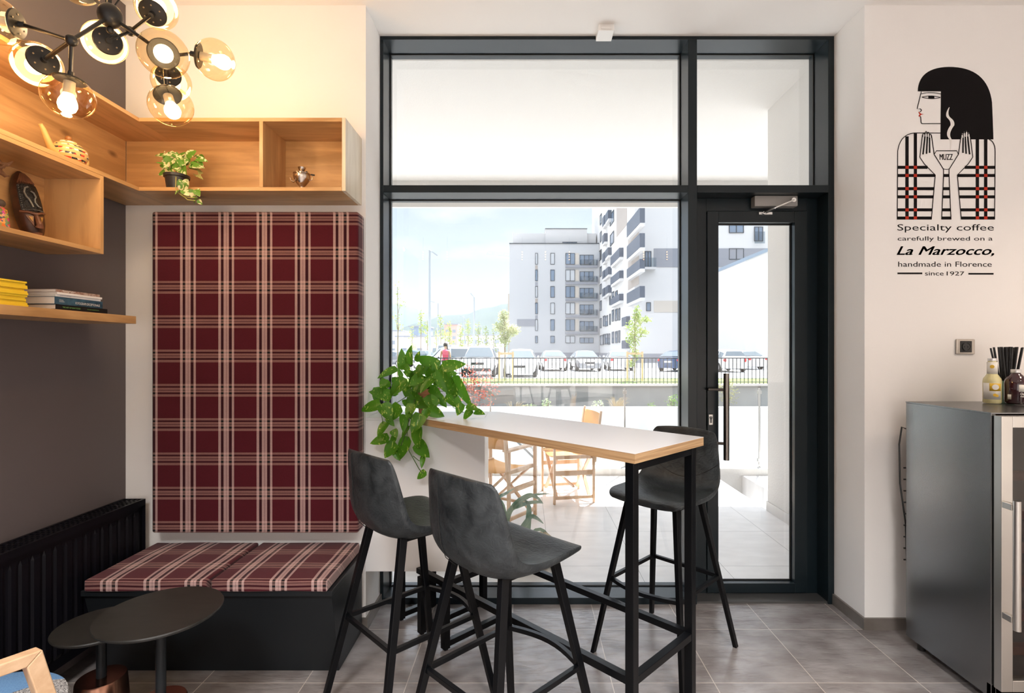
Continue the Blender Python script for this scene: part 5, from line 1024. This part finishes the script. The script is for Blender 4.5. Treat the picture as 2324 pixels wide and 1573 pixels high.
car('sedan', cp(1253, 38), math.radians(3), PS, 'beige silver saloon seen from behind, third car from the left in the front rows'); car('sedan', cp(1327, 37.5), math.radians(183), PG, 'dark grey saloon facing the window, mid car park'); car('sedan', cp(1402, 38.5), math.radians(-3), PW, 'white saloon seen from behind, left of the right staked tree')
car('sedan', cp(1541, 37), math.radians(-35), PB, 'dark blue saloon half hidden by the window mullion'); car('suv', cp(1018, 33), math.radians(105), PW, 'white estate car parked crosswise behind the pothos')
car('hatch', cp(1643, 36), math.radians(0), PW, 'white hatchback seen from behind through the door glass'); car('sedan', cp(1680, 41), math.radians(12), PW, 'white saloon seen through the door glass, behind the other car')
car('sedan', cp(893, 47), math.radians(60), PG, 'dark car at the left edge of the window in the car park'); car('hatch', cp(925, 55), math.radians(70), paint('teal', (.10, .16, .18)), 'dark teal car second from the left edge of the window'); car('hatch', cp(968, 62), math.radians(190), PG, 'dark car beside the foot of the tall street lamp')
vn = thing('van', 'small white van far behind the woman in pink', 'van', cp(1010, 60)); MB().prism([(at(1010, 0, 60).x - .95, y, z) for y, z in ((59, .3), (59, 1.3), (59.5, 1.5), (60, 2.2), (64, 2.2), (64, .3))], (1.9, 0, 0)).build('body', PW, vn, world=True, bevel=.08); [MB().lathe([(0, -.1), (.32, -.1), (.32, .1), (0, .1)], (at(1010, 0, 60).x + sx_ * .82, yy_, .40), 20, (1, 0, 0), cap=False).build('wheel', M_TIRE, vn, world=True) for sx_ in (-1, 1) for yy_ in (60, 63)]; xx = at(1010, 0, 60).x
MB().prism([(xx - .75, 59.45, 1.42), (xx - .75, 59.93, 2.1), (xx + .75, 59.93, 2.1), (xx + .75, 59.45, 1.42)], (0, -.03, .02)).build('windscreen', M_CG, vn, world=True)

# ---------------------------------------------------------------- woman in pink
c = cp(1011, 24.2); c.z = .11
pw = thing('person', 'woman in a pink sleeveless top with dark ponytail walking by the fence', 'person', c)
sk_ = bpy.data.meshes.new('person_body'); J = {'pel': (0, 0, .92), 'wai': (0, 0, 1.08), 'che': (0, .0, 1.28), 'nck': (0, 0, 1.45), 'hd0': (0, -.01, 1.54), 'hd1': (0, -.01, 1.66), 'ls': (-.18, 0, 1.38), 'le': (-.22, .02, 1.10), 'lh': (-.20, -.06, .86), 'rs': (.18, 0, 1.38), 're': (.22, .03, 1.10), 'rh': (.21, -.04, .86), 'lt': (-.09, 0, .88), 'lk': (-.10, -.03, .48), 'la': (-.10, .03, .08), 'lf': (-.10, -.12, .03), 'rt': (.09, 0, .88), 'rk': (.10, .02, .48), 'ra': (.10, .08, .08), 'rf': (.10, -.06, .03)}
E_ = [('pel', 'wai'), ('wai', 'che'), ('che', 'nck'), ('nck', 'hd0'), ('hd0', 'hd1'), ('che', 'ls'), ('ls', 'le'), ('le', 'lh'), ('che', 'rs'), ('rs', 're'), ('re', 'rh'), ('pel', 'lt'), ('lt', 'lk'), ('lk', 'la'), ('la', 'lf'), ('pel', 'rt'), ('rt', 'rk'), ('rk', 'ra'), ('ra', 'rf')]
RD = dict(pel=.13, wai=.11, che=.13, nck=.05, hd0=.07, hd1=.085, ls=.055, le=.04, lh=.03, rs=.055, re=.04, rh=.03, lt=.085, lk=.055, la=.035, lf=.035, rt=.085, rk=.055, ra=.035, rf=.035)
ks = list(J); sk_.from_pydata([J[k] for k in ks], [(ks.index(a), ks.index(b)) for a, b in E_], [])
bo = bpy.data.objects.new('body', sk_); COL.objects.link(bo); bo.parent = pw; sm_ = bo.modifiers.new('skin', 'SKIN'); bo.modifiers.new('sub', 'SUBSURF').levels = 1; sk_.materials.append(mat('skin', (.50, .30, .22), .6))
for k, vv in zip(ks, sk_.skin_vertices[0].data): vv.radius = (RD[k], RD[k])
sk_.skin_vertices[0].data[0].use_root = True
PK = mat('pink cotton', (.60, .08, .16), .8)
MB().lathe([(.17, .86), (.165, .95), (.135, 1.08), (.155, 1.26), (.145, 1.38), (.07, 1.44)], (0, 0, 0), 20, cap=False).build('top', PK, pw, smooth=True)
MB().lathe([(.10, .10), (.11, .5), (.18, .88), (.17, .94)], (0, 0, 0), 20, cap=False).build('trousers', mat('dark trousers', (.05, .05, .07), .8), pw, smooth=True)
MB().sphere((0, .015, 1.65), .105, 14, 10, (1, 1.05, 1.15)).sphere((.06, .08, 1.52), .05, 10, 8, (1, 1, 2)).build('hair', mat('dark hair', (.02, .012, .01), .6), pw, smooth=True)

# ---------------------------------------------------------------- trees, stakes, lamps
M_BARK = mat('pale bark', (.30, .24, .18), .85); M_TRL = leafmat('young tree leaf', (.28, .38, .10), (.45, .50, .18), 1.5, .4, .6, .5, .5); M_TRP = leafmat('silvery tree leaf', (.42, .46, .26), (.60, .60, .40), 1.5, .4, .6, .5, .5)
def tree(u, Y, z0, ztop, crowns, n, s, lm, label, seed, tr=.035, group=None, cat='tree'):
    c = at(u, 0, Y); c.z = z0; rnd = random.Random(seed); t = thing('tree', label, cat, c, 0, group); tk = MB().tube([c, c + Vector((.03, 0, (ztop - z0) * .5)), c + Vector((0, 0, (ztop - z0) * .95))], tr, 8, tr * .35); m = MB()
    for (du, v, ru, rv, k) in crowns:
        p = at(u + du, v, Y); r = (ru * Y / F, ru * Y / F * .8, rv * Y / F); leafcloud(m, p, r, int(n * k), s, rnd); tk.tube([c + Vector((0, 0, max(.2, p.z - z0 - r[2] - .3))), p + Vector((0, 0, r[2] * .3))], tr * .4, 5, tr * .15)
    tk.build('trunk', M_BARK, t, world=True, smooth=True); m.build('foliage', lm, t, world=True, recalc=False); return t
tree(1145, 24, .11, at(0, 705, 24).z, [(-2, 720, 12, 18, .6), (-8, 742, 20, 12, .7), (8, 752, 24, 16, 1), (-2, 772, 16, 16, .6), (20, 748, 16, 12, .5)], 420, .11, M_TRP, 'staked young tree with a silvery crown, left of the grey apartment block', 1)
tree(1440, 24, .11, at(0, 700, 24).z, [(6, 706, 8, 14, .3), (0, 745, 22, 22, 1), (6, 722, 14, 12, .4), (-4, 772, 16, 22, .8), (2, 805, 10, 16, .4), (26, 726, 12, 8, .3), (-8, 825, 10, 10, .3), (20, 755, 14, 10, .4)], 330, .10, M_TRL, 'staked young tree with a loose yellow green crown, right side of the window', 2)
def stakes(u0, u1, label):
    a, b = at(u0, 0, 24), at(u1, 0, 24); t = thing('tree_stakes', label, 'tree stakes', ((a.x + b.x) / 2, 24, .11)); zt_ = at(0, 798, 24).z
    for x in (a.x, b.x): MB().tube([(x, 23.93, .11), (x, 23.93, zt_)], .05, 8).build('stake', M_DW, t, world=True)
    MB().box(a.x, b.x, 23.87, 23.91, zt_ - .14, zt_ - .04).build('crossbar', M_DW, t, world=True)
stakes(1133, 1164, 'wooden stakes and crossbar around the tree left of the apartment block'); stakes(1423, 1457, 'wooden stakes and crossbar around the tree on the right')
tree(902, 26, .1, at(0, 640, 26).z, [(0, 660, 6, 20, .3), (8, 690, 12, 14, .35), (-4, 720, 14, 14, .3), (4, 740, 10, 16, .25)], 110, .10, M_TRL, 'thin sapling with sparse leaves at the left edge of the window', 3)
for i, (u, v, n_) in enumerate(((955, 705, .5), (970, 730, .5), (1000, 715, .5), (1020, 735, .8), (1045, 740, .8), (1062, 728, .8), (1085, 735, .8), (1103, 745, .8), (1120, 750, .6), (935, 745, .6), (1010, 750, .6), (990, 748, .6))):
    tree(u, 66 + i * 3, .08, at(0, v - 8, 66 + i * 3).z, [(0, v + 18, 7, 24, 1), (3, v + 45, 9, 14, .7)], 130 * n_, .28, M_TRL, 'young tree in the far row behind the car park, ' + ('third from the left', 'fourth from the left', 'sixth from the left', 'eighth from the left', 'ninth from the left', 'tenth from the left', 'third from the right', 'second from the right', 'rightmost', 'leftmost', 'seventh from the left', 'fifth from the left')[i], 20 + i, .06, 'young trees in the far row behind the car park')
M_POLE = mat('galvanised pole', (.42, .45, .48), .5, .5)
def street_lamp(u, v, Y, r, du, dv, label, flip=1):
    c = at(u, 0, Y); zt_ = at(0, v, Y).z; t = thing('street_lamp', label, 'street lamp', (c.x, Y, .08)); e = at(u + du, v + dv, Y)
    MB().tube([(c.x, Y, .08), (c.x, Y, zt_)], r, 10, r * .6).build('pole', M_POLE, t, world=True, smooth=True); a = Vector((c.x, Y, zt_))
    MB().tube([a, a.lerp(e, .35)], r * .45, 6).build('arm', M_POLE, t, world=True); MB().bar(a.lerp(e, .3), e, r * 2.2, r * .8).build('lamp_head', M_POLE, t, world=True)
street_lamp(975, 568, 40, .12, 17, 12, 'tallest street lamp, left part of the window'); street_lamp(1076, 675, 58, .13, -8, -9, 'street lamp with its head pointing left, right of the tallest lamp'); street_lamp(994, 688, 75, .12, -18, -4, 'far street lamp with a long arm just right of the tallest lamp'); street_lamp(1054, 720, 95, .13, -11, -2, 'small far street lamp between two taller lamps'); street_lamp(1092, 740, 120, .14, -7, -2, 'smallest far street lamp near the silvery tree')

# ---------------------------------------------------------------- apartment blocks
M_FA, M_FB, M_FC = mat('light grey render', (.50, .505, .515), .85), mat('white house render', (.64, .63, .62), .85), mat('grey band render', (.28, .29, .32), .85); M_BEI = mat('beige render', (.55, .50, .44), .85); M_TAU = mat('taupe render', (.36, .32, .29), .85)
M_WF = mat('dark window frame', (.06, .07, .08), .5); M_WP = mat('house window pane', (.20, .26, .34), .05, coat=.6); M_WPL = mat('curtained window pane', (.52, .54, .56), .1, coat=.6); M_BALC = mat('blue grey balcony sheet', (.085, .105, .14), .5); M_BGL = thin_glass('balcony glass', (.75, .80, .83), 1.5)
def win(par, x0, x1, z0, z1, Y, lites=1, pm=None, axis='Y', sgn=-1):
    """framed window set on a wall at Y (facing -Y), or at X when axis == 'X' (x0, x1 then run along Y, facing -X)"""
    t = .07; f, p = MB(), MB()
    def bx(m, a0, a1, d0, d1, b0, b1): m.box(*((a0, a1, Y + d0, Y + d1, b0, b1) if axis == 'Y' else (Y + d0, Y + d1, a0, a1, b0, b1)))
    for a in ((x0, x1, z0, z0 + t), (x0, x1, z1 - t, z1), (x0, x0 + t, z0 + t, z1 - t), (x1 - t, x1, z0 + t, z1 - t)): bx(f, a[0], a[1], -.10, .02, a[2], a[3])
    for i in range(1, lites): xm = x0 + (x1 - x0) * i / lites; bx(f, xm - .045, xm + .045, -.095, .02, z0 + t, z1 - t)
    w = f.build('window', M_WF, par, world=True); bx(p, x0 + t, x1 - t, -.04, -.02, z0 + t, z1 - t); p.build('pane', pm or M_WP, w, world=True)
YA = 91; ax = lambda u: (u - VU) * YA / F; az_ = lambda v: EYE + (VV - v) * YA / F
SA = 1470 / 430
def au(x): return 1130 + x / SA
def av(y): return 440 + y / SA
A = thing('apartment_building', 'light grey flat roofed apartment block facing the car park', 'building', (4, 95, 0))
box('wall', M_FA, A, (ax(au(90)), 13.05, YA, YA + 14, .08, az_(av(388)))); box('roof_edge', M_WF, A, (ax(au(88)), 13.05, YA - .12, YA + 14, az_(av(388)), az_(av(382))))
box('penthouse', M_FB, A, (ax(au(100)) + .3, 12.9, YA + 3, YA + 13, az_(av(382)), EYE + (VV - av(306)) * (YA + 3) / F)); box('penthouse', M_FB, A, (ax(au(372)), ax(au(705)), YA + 2.5, YA + 12, az_(av(382)), EYE + (VV - av(272)) * (YA + 2.5) / F)); box('roof_edge', M_WF, A, (ax(au(370)), ax(au(707)), YA + 2.4, YA + 12, EYE + (VV - av(272)) * (YA + 2.5) / F, EYE + (VV - av(268)) * (YA + 2.5) / F))
win(A, ax(au(508)), ax(au(625)), az_(av(382)), az_(av(350)), YA + 2.5, 3); box('grey_band', M_FC, A, (ax(au(148)), ax(au(290)), YA - .06, YA, az_(av(1028)), az_(av(972)))); box('plinth', M_FC, A, (ax(au(285)), 13.0, YA - .08, YA, .08, az_(av(1232))))
box('beige_block', M_BEI, A, (ax(au(68)), ax(au(88)), YA + 6, YA + 14, .08, az_(av(745))))
for k in range(6):
    y = 460 + 128.5 * k; full = k < 5; yb = y + 88 if full else y + 56; y = y if full else 1102; yb = yb if full else 1158
    win(A, ax(au(289)), ax(au(309)), az_(av(yb)), az_(av(y)), YA, 1, M_WP if k % 2 else M_WPL); win(A, ax(au(407)), ax(au(440)), az_(av(yb)), az_(av(y)), YA, 1, M_WP if k % 3 else M_WPL)
    win(A, ax(au(524)), ax(au(597)), az_(av(yb)), az_(av(y)), YA, 2, M_WPL if k % 2 else M_WP); win(A, ax(au(634)), ax(au(742)), az_(av(yb)), az_(av(y + 14)), YA, 3, M_WP)
    if full:
        box('balcony_slab', M_FC, A, (ax(au(524)), 12.7, YA - .35, YA, az_(av(yb + 27)), az_(av(yb + 10)))); box('balcony_panel', M_BGL, A, (ax(au(636)), 12.7, YA - .34, YA - .30, az_(av(yb + 10)), az_(av(yb - 36))))
        box('balcony_end', M_BALC, A, (12.55, 12.72, YA - .35, YA, az_(av(yb + 10)), az_(av(yb - 32)))); box('beige_panel', M_BEI, A, (ax(au(600)), ax(au(628)), YA - .03, YA, az_(av(yb)), az_(av(y))))
        if 0 < k: box('spandrel', M_TAU if k % 2 else M_FC, A, (ax(au(289)), ax(au(309)), YA - .03, YA, az_(av(y - 2)), az_(av(y - 32))))
# block B: a long side wall running away, then a front wall
Bk = thing('apartment_building', 'tall white apartment block with blue grey balconies at the right', 'building', (25, 75, 0)); XB, YB = 13.1, 62.0; bz = lambda v, Y: EYE + (VV - v) * Y / F
box('wall', M_FB, Bk, (XB, 45, YB, 101, .08, 34)); box('plinth', M_FC, Bk, (XB - .05, 45, YB - .05, 101, .08, bz(av(1240), YB)))
box('grey_band', M_FC, Bk, ((au(1210) - VU) * YB / F, 30, YB - .06, YB, bz(av(568), YB), bz(av(424), YB))); box('beige_band', M_BEI, Bk, ((au(1210) - VU) * YB / F, 30, YB - .06, YB, bz(av(918), YB), bz(av(830), YB)))
def BY(x): return XB * F / (au(x) - VU)      # distance of a point of the side wall seen at x
for x0_, x1_, ys_, pan in ((795, 806, (160, 295, 435, 565, 700, 830, 965), 0), (873, 902, (150, 310), 1), (786, 800, (440,), 1), (818, 834, (948, 1090), 1), (834, 855, (948, 1088), 1), (888, 903, (765, 905, 1075), 1), (914, 930, (760, 900, 1072), 1), (938, 950, (895, 1068), 1), (856, 872, (1088,), 1), (796, 822, (1096,), 1), (868, 876, (780, 935), 0)):
    for y in ys_:
        a, b = BY(x1_), BY(x0_); m_ = (a + b) / 2; zc = bz(av(y + 34), m_); win(Bk, a, b, zc - .95, zc + .75, XB, 1, M_WP, 'X')
def balcony(x0_, x1_, y0_, y1_, X, n_=1):  # parapet seen from x0_ (far) to x1_ (near), its near bottom and top at y0_, y1_
    Yn, Yf = X * F / (au(x1_) - VU), X * F / (au(x0_) - VU); zb_, zt_ = bz(av(y0_), Yn), bz(av(y1_), Yn)
    s = box('balcony', M_FB, Bk, (X, XB if X < XB else XB + .05, Yn, Yf, zb_ - .35, zb_)); box('parapet', M_BALC, s, (X - .06, X, Yn, Yf, zb_, zt_)); 
    if X < XB: box('parapet', M_BALC, s, (X, XB, Yn, Yn + .05, zb_, zt_))
for x0_, x1_, L_ in ((1003, 1105, ((225, 105), (415, 305), (580, 505), (805, 715))), (876, 945, ((490, 418), (655, 595), (828, 775))), (832, 857, ((190, 125), (475, 415), (625, 565), (768, 708))), (812, 827, ((235, 165), (370, 305), (520, 450), (650, 590), (790, 728)))):
    for y0_, y1_ in L_: balcony(x0_, x1_, y0_, y1_, XB - .5)
for x0_, x1_, y0_, y1_, X in ((963, 1000, 1020, 950, XB - .4), (963, 1000, 1200, 1135, XB - .4)): balcony(x0_, x1_, y0_, y1_, X)
for k, (y0_, y1_) in enumerate(((300, 245), (505, 450), (690, 640))):
    a, b = BY(1095), BY(1010); box('recess', M_TAU, Bk, (XB - .02, XB, a, b, bz(av(y0_ + 10), a), bz(av(y1_ - 20), a)))
box('taupe_panel', M_TAU, Bk, (XB - .04, XB, BY(1003), BY(922), bz(av(290), BY(960)), 34))
win(Bk, (au(1140) - VU) * YB / F, (au(1190) - VU) * YB / F, bz(av(570), YB), bz(av(445), YB), YB, 2); win(Bk, (au(1150) - VU) * YB / F, (au(1186) - VU) * YB / F, bz(av(910), YB), bz(av(842), YB), YB, 1)
xl_, xr_ = (au(1112) - VU) * YB / F, (au(1216) - VU) * YB / F; s_ = box('balcony', M_FB, Bk, (xl_, xr_, YB - .8, YB, bz(av(592), YB), bz(av(575), YB))); box('parapet', M_BGL, s_, (xl_, xr_, YB - .8, YB - .76, bz(av(575), YB), bz(av(505), YB)))
rw = lambda u: (u - VU) * YB / F; SD = 610 / 380
for y0_, y1_ in ((120, 175), (231, 272), (327, 368), (422, 464), (517, 560)):
    win(Bk, rw(1560 + 151 / SD), rw(1560 + 205 / SD), bz(420 + y1_ / SD, YB), bz(420 + y0_ / SD, YB), YB, 2, M_WP)
box('grey_band', M_FC, Bk, (rw(1560 + 110 / SD), rw(1560 + 151 / SD), YB - .06, YB, bz(420 + 368 / SD, YB), bz(420 + 327 / SD, YB)))
win(Bk, rw(1560 + 243 / SD), rw(1560 + 275 / SD), bz(420 + 205 / SD, YB), bz(420 + 152 / SD, YB), YB, 2); box('balcony_panel', M_BGL, Bk, (rw(1560 + 240 / SD), rw(1560 + 277 / SD), YB - .4, YB - .36, bz(420 + 215 / SD, YB), bz(420 + 172 / SD, YB)))
Cb = thing('building_wing', 'white neighbouring house with a sloping coping seen through the door glass', 'building', (17, 31, 0)); YC = 45; cx = lambda u: (u - VU) * YC / F; cz = lambda v: EYE + (VV - v) * YC / F
MB().prism([(cx(1692), YC, .08), (cx(1900), YC, .08), (cx(1900), YC, cz(505)), (cx(1692), YC, cz(590))], (0, 8, 0)).build('wall', M_FB, Cb, world=True); MB().prism([(cx(1691), YC - .1, cz(592)), (cx(1900), YC - .1, cz(507)), (cx(1900), YC - .1, cz(499)), (cx(1691), YC - .1, cz(584))], (0, 8.2, 0)).build('coping', mat('blue grey coping', (.25, .31, .38), .5), Cb, world=True)

# low houses, crane, hills, far away
hs = [(885, 912, 752, 205, (.55, .56, .60), 'pale far house at the left edge of the window'), (930, 968, 742, 230, (.25, .30, .38), 'blue grey far block left of the tallest street lamp'), (1008, 1038, 737, 250, (.60, .36, .30), 'reddish brown tower block far behind the saplings'), (1040, 1140, 762, 190, (.55, .54, .53), 'long low grey far building under the hills'), (900, 1005, 765, 180, (.55, .53, .50), 'long low beige far building behind the parked cars')]
for u0, u1, v, Y, c, lab in hs:
    a, b, z = at(u0, 0, Y).x, at(u1, 0, Y).x, at(0, v, Y).z; t = thing('far_building', lab, 'building', ((a + b) / 2, Y + 8, .08)); box('wall', mat('far wall ' + str(u0), c, .9), t, (a, b, Y, Y + 16, .08, z)); box('roof', M_FC, t, (a - .5, b + .5, Y - .5, Y + 16.5, z, z + .5))
    wn_ = MB(); nx = max(2, int((b - a) / 4)); nz_ = max(1, int(z / 3.2))
    for i in range(nx):
        for j in range(nz_): x = a + (b - a) * (i + .5) / nx; wn_.box(x - .8, x + .8, Y - .05, Y, 1 + j * 3.1, 2.5 + j * 3.1)
    wn_.build('windows', mat('far window', (.25, .28, .32), .4), t, world=True)['kind'] = 'stuff'
cr_ = thing('crane', 'pale blue crane jib far away left of the grey apartment block', 'crane', at(1150, 580, 300)); M_CR = mat('crane blue paint', (.35, .55, .62), .6); m = MB(); a, b = at(1104, 578, 300), at(1175, 584, 300); up_ = Vector((0, 0, 1.6))
m.bar(a, b, .25).bar(a + up_ * 1.2 + Vector((1, 0, 0)), b + up_, .25)
for i in range(14): p, q = a.lerp(b, i / 14), a.lerp(b, (i + .5) / 14); m.bar(p, q + up_, .12).bar(q + up_, a.lerp(b, (i + 1) / 14), .12)
m.build('jib', M_CR, cr_, world=True); MB().bar(at(1175, 584, 300), (at(1175, 0, 300).x, 300, 0.08), 1.2).build('mast', M_CR, cr_, world=True)
def hill(name, Y, prof, depth, seed):
    rnd = random.Random(seed); us = [p[0] for p in prof]; rows = []; n = 160; cols = []
    for i in range(n + 1):
        u = us[0] + (us[-1] - us[0]) * i / n; j = max(k for k in range(len(prof) - 1) if prof[k][0] <= u); (u0, v0), (u1, v1) = prof[j], prof[j + 1]; s = (u - u0) / (u1 - u0); s = s * s * (3 - 2 * s); v = v0 + (v1 - v0) * s + rnd.uniform(-.8, .8)
        x, z = at(u, v, Y).x, at(u, v, Y).z; cols.append([Vector((x, Y + depth * (t - 1), .0 + z * (1 - (1 - t) ** 1.6) + rnd.uniform(-1, 1) * 2 * (0 < t < 1))) for t in [k / 7 for k in range(8)]] + [Vector((x, Y + depth * .6, 0))])
    o = MB().grid(cols).build(name, mat('wooded hill', (.018, .034, .026), .95, var=((.03, .05, .035), .01)), smooth=True, angle=None); o['kind'] = 'structure'
hill('hill_near', 1500, [(300, 742), (700, 738), (850, 762), (930, 752), (975, 728), (1020, 715), (1060, 713), (1100, 700), (1150, 690), (1250, 672), (1500, 690), (1900, 720)], 500, 1)
hill('hill_far', 2600, [(200, 740), (600, 715), (800, 700), (880, 686), (920, 692), (960, 706), (1010, 722), (1100, 735), (1400, 730)], 700, 2)
# sunlit haze in front of the hills
hz = MB().box(-2600, 2600, 112, 3200, .1, 260).build('haze'); hz['kind'] = 'stuff'; hz['label'] = 'thin sunlit haze in front of the hills'
mh = bpy.data.materials.new('haze'); mh.use_nodes = True; th_ = mh.node_tree; th_.nodes.clear(); vs = N(th_, 'ShaderNodeVolumeScatter'); vs.inputs['Color'].default_value = (.72, .86, 1, 1); vs.inputs['Density'].default_value = .00015; vs.inputs['Anisotropy'].default_value = .3
oo = N(th_, 'ShaderNodeOutputMaterial'); L(th_, vs.outputs[0], oo.inputs['Volume']); hz.data.materials.append(mh)
# ---------------------------------------------------------------- out of view: added fill lights, then the pendants
for i, (x, y, e, c) in enumerate(FILL_PANELS):
    p_ = thing('fill_panel', 'unseen louvred fill light added to brighten the room', 'fill light', (x, y, ZC), 0, 'added fill lights')
    box('frame', M_LAM, p_, (x - .32, x + .32, y - .32, y + .32, ZC - .012, ZC)); lv_ = MB()
    for k in range(7): q = -.27 + k * .09; lv_.box(x + q, x + q + .004, y - .3, y + .3, ZC - .05, ZC - .013).box(x - .3, x + .3, y + q, y + q + .004, ZC - .05, ZC - .013)
    lv_.build('louvre', M_LAM, p_, world=True)
    ld = bpy.data.lights.new('fill_light', 'AREA'); ld.shape = 'SQUARE'; ld.size = .6; ld.energy = e; ld.color = c; ld.spread = math.radians(120)
    lo = bpy.data.objects.new('fill_light', ld); COL.objects.link(lo); lo.location = (0, 0, -.055); lo.parent = p_

# small pendant lamps over the counter behind the camera; they show faintly as reflections in the window
for i, u in enumerate((960, 1015, 1185, 1238, 1292, 1461, 1514)):
    x = (u - VU) * 8.4 / F; z0 = 3.01
    t = thing('pendant_lamp', 'slim pendant with four small warm bulbs hanging behind the camera', 'lamp', (x, -2.0, z0 - .08), 0, 'slim pendants behind the camera')
    MB().tube([(x, -2.0, z0 + .08), (x, -2.0, ZC)], .003, 6).build('cable', M_CHB, t, world=True); MB().box(x - .012, x + .012, -2.03, -2.012, z0 - .08, z0 + .08).build('body', M_CHB, t, world=True)
    for k in range(4): MB().sphere((x, -2.0, z0 - .06 + k * .04), .011, 10, 8).build('bulb', emission('pendant bulb', (1, .55, .22), 7), t, world=True, smooth=True)
